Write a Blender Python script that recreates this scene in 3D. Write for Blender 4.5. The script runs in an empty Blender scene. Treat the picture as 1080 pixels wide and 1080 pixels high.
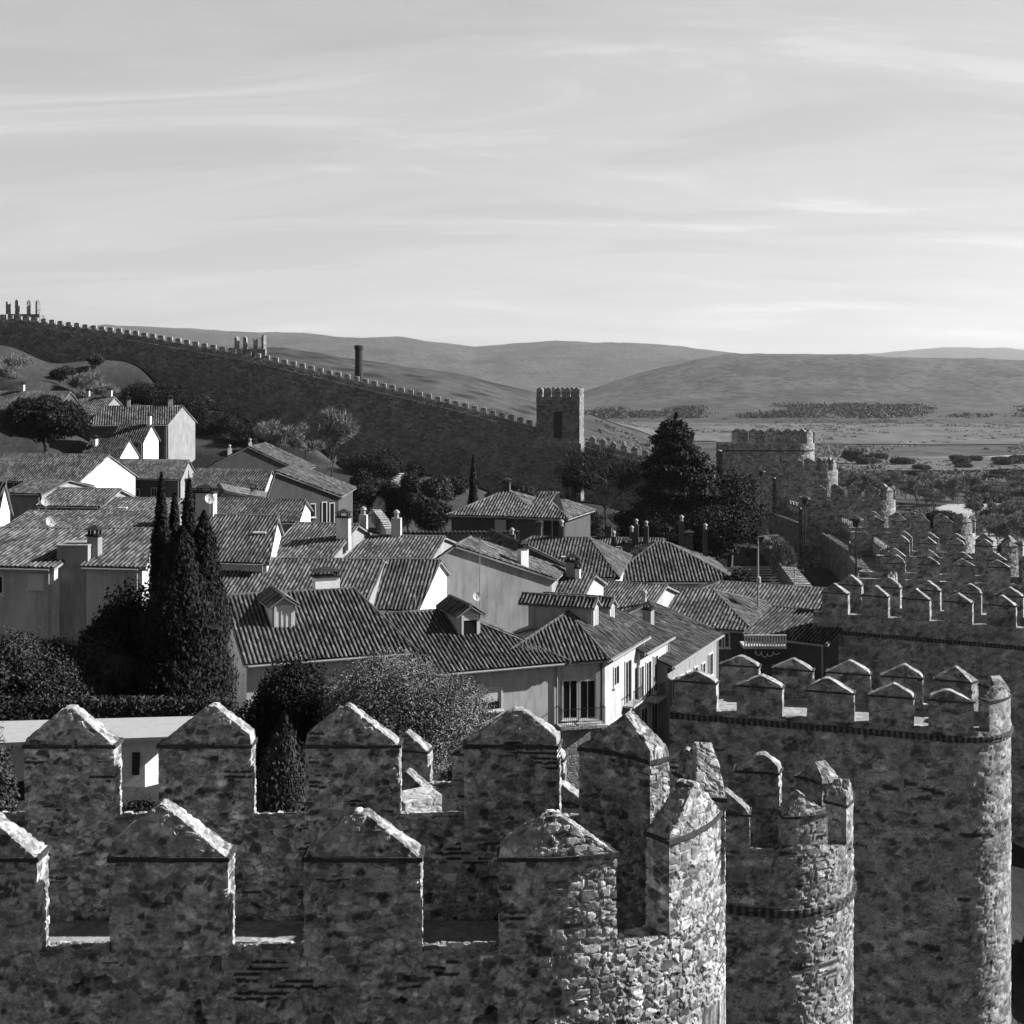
import bpy, math, random
import numpy as np
from mathutils import Vector
random.seed(7); RNG = np.random.default_rng(7)
S = bpy.context.scene
COL = S.collection
F = 1400.0; HOR = 400.0
SUN_AZ, SUN_EL = math.radians(7.5), math.radians(32)

def P(px, py, D): return Vector(((px-540)/F*D, D, -(py-HOR)/F*D))
def XY(px, D): return ((px-540)/F*D, D)      # plan position of an image column at a depth
def ZY(py, D): return -(py-HOR)/F*D

# ------------------------------------------------------------------ materials
def new_mat(name, rough=.9):
    m = bpy.data.materials.new(name); m.use_nodes = True
    nt = m.node_tree; b = nt.nodes['Principled BSDF']
    b.inputs['Roughness'].default_value = rough
    b.inputs['Specular IOR Level'].default_value = .25
    return m, nt, b
def N(nt, t, **kw):
    n = nt.nodes.new(t)
    for k, v in kw.items():
        if k in n.inputs: n.inputs[k].default_value = v
        else: setattr(n, k, v)
    return n
def L(nt, a, b): nt.links.new(a, b)
def g3(v): return (v, v, v, 1)
def ramp(nt, fac, stops, interp='LINEAR'):
    r = nt.nodes.new('ShaderNodeValToRGB'); r.color_ramp.interpolation = interp
    e = r.color_ramp.elements
    while len(e) < len(stops): e.new(.5)
    for i, (p, v) in enumerate(stops): e[i].position = p; e[i].color = g3(v)
    L(nt, fac, r.inputs[0]); return r.outputs[0]
def mix(nt, fac, a, b, mode='MIX'):
    m = nt.nodes.new('ShaderNodeMix'); m.data_type = 'RGBA'; m.blend_type = mode
    for s, v in ((m.inputs[0], fac), (m.inputs[6], a), (m.inputs[7], b)):
        if isinstance(v, (int, float)): s.default_value = v if s.type == 'VALUE' else g3(v)
        else: L(nt, v, s)
    return m.outputs[2]
def pos(nt, sx=1, sy=1, sz=1):
    g = nt.nodes.new('ShaderNodeNewGeometry')
    m = nt.nodes.new('ShaderNodeVectorMath'); m.operation = 'MULTIPLY'
    L(nt, g.outputs['Position'], m.inputs[0]); m.inputs[1].default_value = (sx, sy, sz)
    return m.outputs[0]
def noise(nt, vec, scale, detail=6, rough=.6):
    n = N(nt, 'ShaderNodeTexNoise'); n.inputs['Scale'].default_value = scale
    n.inputs['Detail'].default_value = detail; n.inputs['Roughness'].default_value = rough
    if vec is not None: L(nt, vec, n.inputs['Vector'])
    return n.outputs[0]
def bump(nt, b, h, strength, dist):
    n = nt.nodes.new('ShaderNodeBump'); n.inputs['Strength'].default_value = strength
    n.inputs['Distance'].default_value = dist
    L(nt, h, n.inputs['Height']); L(nt, n.outputs[0], b.inputs['Normal'])

def stone_mat(name, lo, hi, mortar, size=.3, bstr=.8, bdist=.06):
    m, nt, b = new_mat(name, .95)
    p = pos(nt, 1/size, 1/size, 1.5/size)
    nz = N(nt, 'ShaderNodeTexNoise'); nz.inputs['Scale'].default_value = 1.3; L(nt, p, nz.inputs['Vector'])
    off = nt.nodes.new('ShaderNodeVectorMath'); off.operation = 'MULTIPLY_ADD'
    L(nt, nz.outputs['Color'], off.inputs[0]); off.inputs[1].default_value = (.9, .9, .9); L(nt, p, off.inputs[2])
    v1 = N(nt, 'ShaderNodeTexVoronoi'); v1.inputs['Scale'].default_value = 1; L(nt, off.outputs[0], v1.inputs['Vector'])
    v2 = N(nt, 'ShaderNodeTexVoronoi', feature='DISTANCE_TO_EDGE'); v2.inputs['Scale'].default_value = 1; L(nt, off.outputs[0], v2.inputs['Vector'])
    sp = nt.nodes.new('ShaderNodeSeparateColor'); L(nt, v1.outputs['Color'], sp.inputs[0])
    tone = ramp(nt, sp.outputs[0], [(0, lo), (.6, (lo+hi)/2), (1, hi)])
    edge = ramp(nt, v2.outputs['Distance'], [(.03, 0), (.13, 1)])
    c = mix(nt, edge, mortar, tone)
    fine = noise(nt, pos(nt), 14, 8, .7)
    c = mix(nt, 1, c, ramp(nt, fine, [(.25, .45), (.75, 1.5)]), 'MULTIPLY')
    big = noise(nt, pos(nt, .35, .35, .6), 1, 4)
    c = mix(nt, 1, c, ramp(nt, big, [(.3, .7), (.7, 1.25)]), 'MULTIPLY')
    L(nt, c, b.inputs['Base Color'])
    ad = nt.nodes.new('ShaderNodeMath'); ad.operation = 'MULTIPLY_ADD'
    L(nt, fine, ad.inputs[0]); ad.inputs[1].default_value = .8; L(nt, edge, ad.inputs[2])
    bump(nt, b, ad.outputs[0], bstr, bdist)
    return m
def carved_mat(name, k=1.0, bd=.02):     # masonry whose joints and stones are in the mesh; tone attribute holds stone colour
    m, nt, b = new_mat(name, .95)
    a = nt.nodes.new('ShaderNodeAttribute'); a.attribute_name = 'tone'
    fine = noise(nt, pos(nt), 16, 10, .75)
    c = mix(nt, 1, a.outputs['Color'], ramp(nt, fine, [(.28, .35*k), (.5, 1.0*k), (.75, 1.7*k)]), 'MULTIPLY')
    lich = noise(nt, pos(nt), 3.2, 8, .7)
    c = mix(nt, 1, c, ramp(nt, lich, [(.3, .6), (.5, .95), (.7, 1.4)]), 'MULTIPLY')
    nz = N(nt, 'ShaderNodeTexNoise'); nz.inputs['Scale'].default_value = 5; L(nt, pos(nt), nz.inputs['Vector'])
    off = nt.nodes.new('ShaderNodeVectorMath'); off.operation = 'MULTIPLY_ADD'; L(nt, nz.outputs['Color'], off.inputs[0]); off.inputs[1].default_value = (.25, .25, .16); L(nt, pos(nt, 1, 1, 1.7), off.inputs[2])
    v = N(nt, 'ShaderNodeTexVoronoi', feature='DISTANCE_TO_EDGE'); v.inputs['Scale'].default_value = 6.5; L(nt, off.outputs[0], v.inputs['Vector'])
    v2 = N(nt, 'ShaderNodeTexVoronoi'); v2.inputs['Scale'].default_value = 6.5; L(nt, off.outputs[0], v2.inputs['Vector'])
    sp = nt.nodes.new('ShaderNodeSeparateColor'); L(nt, v2.outputs['Color'], sp.inputs[0])
    small = mix(nt, ramp(nt, v.outputs['Distance'], [(.02, 0), (.09, 1)]), 1.15, ramp(nt, sp.outputs[0], [(0, .4), (.45, .85), (1, 1.35)]))
    msk = ramp(nt, noise(nt, pos(nt), 1.7, 4), [(.42, 0), (.55, .85)])
    c = mix(nt, msk, c, mix(nt, 1, c, small, 'MULTIPLY'))
    L(nt, c, b.inputs['Base Color'])
    bump(nt, b, noise(nt, pos(nt), 22, 9, .75), .9, bd)
    return m
def plaster(name, v, rough_amt=.15):
    m, nt, b = new_mat(name, .9)
    n1 = noise(nt, pos(nt, 1, 1, .5), 1.1, 8, .65)
    n2 = noise(nt, pos(nt, 3, 3, .35), 1.0, 6, .7)     # rain streaks
    c = mix(nt, 1, v, ramp(nt, n1, [(.25, 1-rough_amt*2.2), (.75, 1+rough_amt)]), 'MULTIPLY')
    c = mix(nt, 1, c, ramp(nt, n2, [(.3, 1-rough_amt*2), (.5, 1)]), 'MULTIPLY')
    L(nt, c, b.inputs['Base Color'])
    bump(nt, b, noise(nt, pos(nt), 25, 6), .35, .02)
    return m
def tile_mat(name, lo, hi):
    m, nt, b = new_mat(name, .85)
    uv = nt.nodes.new('ShaderNodeUVMap')
    fl = nt.nodes.new('ShaderNodeVectorMath'); fl.operation = 'FLOOR'; L(nt, uv.outputs[0], fl.inputs[0])
    wn = nt.nodes.new('ShaderNodeTexWhiteNoise'); wn.noise_dimensions = '2D'; L(nt, fl.outputs[0], wn.inputs['Vector'])
    c = ramp(nt, wn.outputs['Value'], [(0, lo), (.6, (lo+hi)/2), (1, hi)])
    big = noise(nt, pos(nt), .45, 9, .75)
    c = mix(nt, 1, c, ramp(nt, big, [(.34, .3), (.48, .9), (.7, 1.5)]), 'MULTIPLY')
    fr = nt.nodes.new('ShaderNodeVectorMath'); fr.operation = 'FRACTION'; L(nt, uv.outputs[0], fr.inputs[0])
    sx = nt.nodes.new('ShaderNodeSeparateXYZ'); L(nt, fr.outputs[0], sx.inputs[0])
    # shade of the grooves between the cover tiles, painted into the colour
    c = mix(nt, 1, c, ramp(nt, sx.outputs['X'], [(0, .12), (.22, .3), (.36, 1.25), (.62, 1.35), (.8, .35), (1, .12)]), 'MULTIPLY')
    L(nt, c, b.inputs['Base Color'])
    bump(nt, b, sx.outputs['Y'], .5, .03)
    return m
def flat_mat(name, v, rough=.8, var=.0, scale=8):
    m, nt, b = new_mat(name, rough)
    if var:
        n1 = noise(nt, pos(nt), scale, 5)
        L(nt, mix(nt, 1, v, ramp(nt, n1, [(.3, 1-var), (.7, 1+var)]), 'MULTIPLY'), b.inputs['Base Color'])
    else: b.inputs['Base Color'].default_value = g3(v)
    return m
def leaf_mat(name, lo, hi, trans=.15):
    m, nt, b = new_mat(name, .75)
    oi = nt.nodes.new('ShaderNodeAttribute'); oi.attribute_name = 'tone'
    L(nt, mix(nt, oi.outputs['Fac'], lo, hi), b.inputs['Base Color'])
    return m
M = {}
def setup_mats():
    M['carved'] = carved_mat('carved_granite', 1.0)
    M['carved_far'] = carved_mat('carved_granite_far', 1.0, .05)
    M['stone'] = stone_mat('rubble_masonry', .08, .24, .16, .42, 1, .10)
    M['stone_dark'] = stone_mat('far_masonry', .10, .34, .22, .7, 1, .15)
    M['floor'] = stone_mat('paving_stone', .22, .36, .24, .6, .4, .02)
    M['brick'] = flat_mat('dark_brick', .035, .95, .5, 9)
    M['tile'] = tile_mat('clay_tiles', .04, .15)
    M['tile_dark'] = tile_mat('weathered_tiles', .03, .11)
    M['tile_light'] = tile_mat('pale_tiles', .05, .17)
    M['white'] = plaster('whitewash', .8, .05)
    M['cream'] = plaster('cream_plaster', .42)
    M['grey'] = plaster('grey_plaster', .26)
    M['dark'] = plaster('dark_and_shade_render', .07)  # dark plaster; on white-gabled houses it paints the shaded front
    M['granite'] = stone_mat('granite_blocks', .28, .5, .3, .45, .5, .03)
    M['glass'] = flat_mat('window_glass', .015, .15)
    M['trim'] = flat_mat('pale_trim', .5, .8, .15)
    M['concrete'] = flat_mat('pale_concrete', .3, .85, .08, 4)
    M['blind'] = flat_mat('roller_blind', .5, .7, .05, 3)
    M['iron'] = flat_mat('black_iron', .02, .5)
    M['wood'] = flat_mat('dark_wood', .05, .7, .3, 6)
    M['metal'] = flat_mat('grey_metal', .25, .45, .1)
    M['bark'] = flat_mat('bark', .07, .95, .4, 12)
    M['bark_pale'] = flat_mat('pale_twigs', .16, .95, .3, 3)
    M['leaf_dark'] = leaf_mat('dark_needles', .002, .010)
    M['leaf_mid'] = leaf_mat('evergreen_leaves', .005, .06)
    M['leaf_pale'] = leaf_mat('silvery_leaves', .02, .21)
    M['leaf_dry'] = leaf_mat('dry_twigs', .06, .24)
    M['paint_w'] = flat_mat('car_paint_pale', .6, .3)
    M['paint_d'] = flat_mat('car_paint_dark', .02, .3)
    M['rubber'] = flat_mat('rubber', .02, .8)
    M['asphalt'] = flat_mat('pale_asphalt', .30, .9, .15, 1.5)

# ------------------------------------------------------------------ object helpers
def empty(name, loc, label, cat, group=None):
    o = bpy.data.objects.new(name, None); COL.objects.link(o); o.location = loc
    o.empty_display_size = .5
    o['label'] = label; o['category'] = cat
    if group: o['group'] = group
    return o
def root_of(o):
    while o.parent: o = o.parent
    return o
def mesh(name, V, Fc, mat, parent=None, tone=None, uv=None, smooth=False, origin=None):
    V = np.asarray(V, dtype=np.float64).reshape(-1, 3)
    if parent is not None: org = np.array(root_of(parent).location)
    elif origin is not None: org = np.array(origin)
    else: org = np.zeros(3)
    me = bpy.data.meshes.new(name)
    me.from_pydata((V-org).tolist(), [], Fc if isinstance(Fc, list) else Fc.tolist())
    me.materials.append(mat)
    if tone is not None:
        t = np.asarray(tone, dtype=np.float32)
        at = me.color_attributes.new('tone', 'FLOAT_COLOR', 'POINT')
        c = np.ones((len(V), 4), dtype=np.float32); c[:, :3] = t[:, None]
        at.data.foreach_set('color', c.ravel())
    if uv is not None:
        ul = me.uv_layers.new(name='UVMap')
        li = np.zeros(len(me.loops), dtype=np.int32); me.loops.foreach_get('vertex_index', li)
        ul.data.foreach_set('uv', np.asarray(uv, dtype=np.float32)[li].ravel())
    if smooth: me.polygons.foreach_set('use_smooth', [True]*len(me.polygons))
    me.update()
    o = bpy.data.objects.new(name, me); COL.objects.link(o)
    if parent is not None: o.parent = parent
    elif origin is not None: o.location = origin
    return o
def tag(o, label=None, cat=None, group=None, kind=None):
    if label: o['label'] = label
    if cat: o['category'] = cat
    if group: o['group'] = group
    if kind: o['kind'] = kind
    return o
class MB:
    def __init__(s): s.V = []; s.F = []
    def add(s, V, Fc):
        n = len(s.V); s.V += [tuple(v) for v in V]; s.F += [tuple(i+n for i in f) for f in Fc]
    def box(s, c, sx, sy, sz, rz=0):      # c = centre of the bottom face
        ca, sa = math.cos(rz), math.sin(rz); V = []
        for z in (0, sz):
            for x, y in ((-1, -1), (1, -1), (1, 1), (-1, 1)):
                X, Y = x*sx/2, y*sy/2
                V.append((c[0]+X*ca-Y*sa, c[1]+X*sa+Y*ca, c[2]+z))
        s.add(V, [(0, 3, 2, 1), (4, 5, 6, 7), (0, 1, 5, 4), (1, 2, 6, 5), (2, 3, 7, 6), (3, 0, 4, 7)])
    def prism(s, pts, z0, z1):
        n = len(pts); z1s = z1 if isinstance(z1, (list, tuple)) else [z1]*n
        V = [(p[0], p[1], z0) for p in pts]+[(p[0], p[1], z) for p, z in zip(pts, z1s)]
        s.add(V, [tuple(reversed(range(n))), tuple(range(n, 2*n))]+[(i, (i+1) % n, n+(i+1) % n, n+i) for i in range(n)])
    def tube(s, a, b, r0, r1=None, n=6):
        r1 = r0 if r1 is None else r1
        a = Vector(a); b = Vector(b); d = (b-a)
        if d.length < 1e-6: return
        d.normalize(); u = d.orthogonal().normalized(); w = d.cross(u); V = []
        for c, r in ((a, r0), (b, r1)):
            for i in range(n):
                t = 2*math.pi*i/n; V.append(c+u*(r*math.cos(t))+w*(r*math.sin(t)))
        s.add(V, [(i, (i+1) % n, n+(i+1) % n, n+i) for i in range(n)]+[tuple(reversed(range(n))), tuple(range(n, 2*n))])
    def lathe(s, c, prof, n=12, jag=0):
        V = []
        for r, z in prof:
            for i in range(n):
                t = 2*math.pi*i/n; V.append((c[0]+r*math.cos(t), c[1]+r*math.sin(t), c[2]+z))
        Fc = [(k*n+i, k*n+(i+1) % n, (k+1)*n+(i+1) % n, (k+1)*n+i) for k in range(len(prof)-1) for i in range(n)]
        Fc += [tuple(reversed(range(n))), tuple((len(prof)-1)*n+i for i in range(n))]
        s.add(V, Fc)
    def build(s, name, mat, parent=None, **kw): return mesh(name, s.V, s.F, mat, parent, **kw)

# ------------------------------------------------------------------ numpy noise
def hash3(i, seed=0):
    i = i.astype(np.int64)
    h = (i[..., 0]*73856093) ^ (i[..., 1]*19349663) ^ (i[..., 2]*83492791) ^ (seed*2654435761)
    h &= 0xffffffff
    h = (h ^ (h >> 16))*0x45d9f3b & 0xffffffff
    h = (h ^ (h >> 16))*0x45d9f3b & 0xffffffff
    h = h ^ (h >> 16)
    return (h & 0xffffff)/float(0x1000000)
def vnoise(p, seed=0):
    i = np.floor(p); f = p-i; f = f*f*(3-2*f); r = 0
    for a in (0, 1):
        for b in (0, 1):
            for c in (0, 1):
                w = (f[..., 0] if a else 1-f[..., 0])*(f[..., 1] if b else 1-f[..., 1])*(f[..., 2] if c else 1-f[..., 2])
                r = r+w*hash3(i+np.array([a, b, c]), seed)
    return r
def fbm(p, o=4, seed=0):
    r = 0; a = .5; t = 0
    for k in range(o): r = r+a*vnoise(p*2**k, seed+k); t += a; a *= .55
    return r/t
def voro(p, seed=0):
    ip = np.floor(p); f1 = np.full(p.shape[0], 9.); f2 = f1.copy(); idv = np.zeros(p.shape[0])
    for a in (-1, 0, 1):
        for b in (-1, 0, 1):
            for c in (-1, 0, 1):
                q = ip+np.array([a, b, c])
                o = np.stack([hash3(q, seed+1), hash3(q, seed+2), hash3(q, seed+3)], -1)
                d = np.sqrt(((q+.1+.8*o-p)**2).sum(-1)); h = hash3(q, seed+9)
                n = d < f1
                f2 = np.where(n, f1, np.minimum(f2, d)); idv = np.where(n, h, idv); f1 = np.where(n, d, f1)
    return f1, f2-f1, idv
def masonry(V, size, seed=0, lo=.045, hi=.16, mort=.12):
    """returns displacement 0..1 and stone tone for world points"""
    w = np.stack([fbm(V*1.7/size, 2, seed+20+k) for k in range(3)], -1)-.5
    q = V/size*np.array([1, 1, 1.55])+w*.9
    f1, e, idv = voro(q, seed)
    face = np.clip((e-.04)/.15, 0, 1); face = face*face*(3-2*face)
    n1 = fbm(V*5/size*.4, 4, seed+50)
    # courses of thin bricks packed between the stones
    zb = V[:, 2]/.085+w[:, 2]*.45
    band = fbm(V*np.array([1.1, 1.1, 3.4]), 2, seed+70) > .735
    br = np.abs(zb-np.round(zb)) < .28
    h2 = hash3(np.stack([np.floor(zb+.5), np.floor(V[:, 0]/.3), np.floor(V[:, 1]/.3)], -1), seed+5)
    brick = band & br & (h2 > .25)
    disp = face*(.55+.6*idv)+.55*(n1-.5)
    disp = np.where(band, .25+.35*br+.3*(n1-.5), disp)
    tone = mort+(lo+(hi-lo)*idv**1.1-mort)*face
    tone = np.where(band, mort, tone); tone = np.where(brick, lo*.55, tone)
    n2 = fbm(V*np.array([2.2, 2.2, 3.2])/size*.3, 4, seed+110)
    tone = tone*(.6+.8*n1)*np.clip(.5+1.0*n2, .55, 1.4)
    # pits where mortar has fallen out
    pit = vnoise(V*np.array([4, 4, 7]), seed+90) > .86
    disp = np.where(pit, disp-1.1, disp); tone = np.where(pit, tone*.45, tone)
    return disp, tone

class Grid:
    """collects parametric patches (s,t,z) later mapped, welded and displaced"""
    def __init__(s): s.V = []; s.Q = []; s.n = 0
    def patch(s, A):             # A: (m,n,3)
        m, n, _ = A.shape; i = np.arange(m*n).reshape(m, n)+s.n
        q = np.stack([i[:-1, :-1], i[1:, :-1], i[1:, 1:], i[:-1, 1:]], -1).reshape(-1, 4)
        s.V.append(A.reshape(-1, 3)); s.Q.append(q); s.n += m*n
    def finish(s, name, mat, parent, mapf, size, amp, seed=0, weld=1e-3, stone=(.07, .24, .18), tonef=None):
        L_ = np.concatenate(s.V); Q = np.concatenate(s.Q)
        key = np.round(L_/weld).astype(np.int64)
        _, idx, inv = np.unique(key, axis=0, return_index=True, return_inverse=True)
        inv = inv.ravel(); L_ = L_[idx]; Q = inv[Q]
        W = mapf(L_)
        nrm = np.zeros_like(W)
        a, b, c, d = (W[Q[:, k]] for k in range(4))
        fn = np.cross(c-a, d-b)
        for k in range(4): np.add.at(nrm, Q[:, k], fn)
        nrm /= np.linalg.norm(nrm, axis=1, keepdims=True)+1e-9
        disp, tone = masonry(W, size, seed, *stone)
        big = fbm(W*1.1, 3, seed+33)-.5
        W2 = W+nrm*((disp-.6)*amp+big*amp*.9)[:, None]
        if tonef is not None: tone = tonef(L_, tone)
        q = [tuple(dict.fromkeys(r)) for r in Q.tolist()]
        q = [r for r in q if len(r) > 2]
        return mesh(name, W2, q, mat, parent, tone=tone)
def lin(a, b, e): return np.linspace(a, b, max(2, int(math.ceil(abs(b-a)/e))+1))

# ------------------------------------------------------------------ towers
class Path:                    # D-shaped plan: near flank, round nose, far flank
    def __init__(s, C, alpha, R):
        s.C = np.array(C, float); s.R = R; al = math.radians(alpha)
        s.a = np.array([math.cos(al), math.sin(al)]); s.n = np.array([math.sin(al), -math.cos(al)]); s.q = math.pi*R/2
    def map(s, A):
        ss, t, z = A[:, 0], A[:, 1], A[:, 2]
        th = np.clip(ss/s.R, -math.pi/2, math.pi/2)
        nx = np.cos(th)[:, None]*s.a-np.sin(th)[:, None]*s.n
        ex = np.where(ss < -s.q, ss+s.q, np.where(ss > s.q, s.q-ss, 0))[:, None]*s.a
        p = s.C+nx*(s.R-t)[:, None]+ex
        return np.column_stack([p, z])
def merlon_grid(g, c, w, th, z0, zs, za, e, inset=.10, skew=0, blunt=.0):
    s = lin(-w/2, w/2, e)
    if len(s) % 2 == 0: s = np.linspace(-w/2, w/2, len(s)+1)
    H = zs+(za-zs)*np.clip((1-np.abs(s-skew*w)/(w/2*(1+abs(skew)*2))), 0, 1)
    H = np.minimum(H, za-blunt)
    H[0] = H[-1] = zs
    nz = len(lin(z0, zs, e)); nc = max(2, len(lin(zs, za, e)))
    v1 = np.linspace(0, 1, nz); v2 = np.linspace(0, 1, nc)
    tt = lin(0, th, e)
    for side in (0, 1):
        A = np.zeros((len(s), nz, 3)); A[:, :, 0] = c+s[:, None]; A[:, :, 1] = th*side; A[:, :, 2] = z0+(zs-z0)*v1
        B = np.zeros((len(s), nc, 3)); B[:, :, 0] = c+s[:, None]
        hh = (H-zs)[:, None]*v2; B[:, :, 2] = zs+hh
        B[:, :, 1] = (inset*hh/(za-zs)) if side == 0 else th-inset*hh/(za-zs)
        if side: A = A[::-1]; B = B[::-1]
        g.patch(A); g.patch(B)
    for k in (-1, 1):
        A = np.zeros((len(tt), nz, 3)); A[:, :, 0] = c+k*w/2; A[:, :, 1] = tt[:, None]; A[:, :, 2] = z0+(zs-z0)*v1
        if k < 0: A = A[::-1]
        g.patch(A)
    ins = inset*(H-zs)/(za-zs)
    A = np.zeros((len(s), len(tt), 3)); A[:, :, 0] = c+s[:, None]
    A[:, :, 1] = ins[:, None]+(th-2*ins)[:, None]*(tt/th); A[:, :, 2] = H[:, None]
    g.patch(A)
def ring_grid(g, c, w, th, z0, z1, o, e):
    s = lin(-w/2-o, w/2+o, e); t = lin(-o, th+o, e); zz = np.array([z0, z1])
    for tv, rev in ((-o, 0), (th+o, 1)):
        A = np.zeros((len(s), 2, 3)); A[:, :, 0] = c+s[:, None]; A[:, :, 1] = tv; A[:, :, 2] = zz
        g.patch(A[::-1] if rev else A)
    for sv, rev in ((-w/2-o, 1), (w/2+o, 0)):
        A = np.zeros((len(t), 2, 3)); A[:, :, 0] = c+sv; A[:, :, 1] = t[:, None]; A[:, :, 2] = zz
        g.patch(A[::-1] if rev else A)
    for zv, rev in ((z0, 1), (z1, 0)):
        A = np.zeros((len(s), len(t), 3)); A[:, :, 0] = c+s[:, None]; A[:, :, 1] = t; A[:, :, 2] = zv
        g.patch(A[::-1] if rev else A)
def tower(label, C, alpha, R, s0, s1, merl, w, za, zs, zsill, zfloor, zbase, e, size, amp, th=.62, string=None, seed=0,
          stone=(.07, .24, .18), zfine=None, ring=True, mat='carved', group='towers along the city wall', wj=.0, rings_o=.05):
    pt = Path(C, alpha, R)
    root = empty('defensive_tower', (C[0], C[1], zbase), label, 'tower', group)
    rnd = random.Random(seed+5)
    zfine = zbase if zfine is None else zfine
    g = Grid(); ss = lin(s0, s1, e); zz = lin(zfine, zsill, e)
    A = np.zeros((len(ss), len(zz), 3)); A[:, :, 0] = ss[:, None]; A[:, :, 1] = 0; A[:, :, 2] = zz; g.patch(A)
    if zfine > zbase+.01:
        zc = lin(zbase, zfine, 1.0); sc = ss
        A = np.zeros((len(sc), len(zc), 3)); A[:, :, 0] = sc[:, None]; A[:, :, 2] = zc; g.patch(A)
    tt = lin(0, th, e)
    A = np.zeros((len(ss), len(tt), 3)); A[:, :, 0] = ss[:, None]; A[:, :, 1] = tt; A[:, :, 2] = zsill; g.patch(A)
    zi = lin(zfloor-.2, zsill, e)
    A = np.zeros((len(ss), len(zi), 3)); A[:, :, 0] = ss[:, None]; A[:, :, 1] = th; A[:, :, 2] = zi; g.patch(A[::-1])
    g.finish('parapet_wall', M[mat], root, pt.map, size, amp, seed, stone=stone)
    # floor of the tower platform
    s_in = lin(s0, s1, .4); W = pt.map(np.column_stack([s_in, np.full(len(s_in), th*.6), np.full(len(s_in), zfloor)]))
    mesh('platform', W, [tuple(range(len(W)))], M['floor'], root)
    W0 = pt.map(np.column_stack([s_in, np.full(len(s_in), .02), np.full(len(s_in), zfloor)]))
    for i, c in enumerate(merl):
        ww = w*(1+rnd.uniform(-wj, wj))
        g = Grid(); zaj = za+rnd.uniform(-.09, .07)
        merlon_grid(g, c, ww, th, zsill, zs, zaj, e, skew=rnd.uniform(-.09, .09), blunt=rnd.uniform(0, .07))
        mo = g.finish('merlon', M[mat], root, pt.map, size, amp*.62, seed+i, stone=stone)
        if ring:
            g = Grid(); ring_grid(g, c, ww, th, zs-.045, zs+.02, rings_o, max(e, .06))
            g.finish('drip_course', M['brick'], mo, pt.map, size, amp*.35, seed+i)
    if string is not None:
        g = Grid(); s_s = lin(s0, s1, .075)
        for k in range(2):
            o = .10-.04*k; za_, zb_ = string-.13*(k+1), string-.13*k-.02
            for (t0, z0_, t1, z1_) in ((-o, za_, -o, zb_), (.02, za_, -o, za_), (-o, zb_, .02, zb_)):
                A = np.zeros((len(s_s), 2, 3)); A[:, :, 0] = s_s[:, None]; A[:, 0, 1] = t0; A[:, 1, 1] = t1; A[:, 0, 2] = z0_; A[:, 1, 2] = z1_
                g.patch(A)
        g.finish('string_course', M[mat], root, pt.map, size, amp*.5, seed, tonef=lambda l, t: np.where(np.mod(l[:, 0], .225) < .075, .12, .03)*(.6+t*3))
    return root, pt

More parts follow.
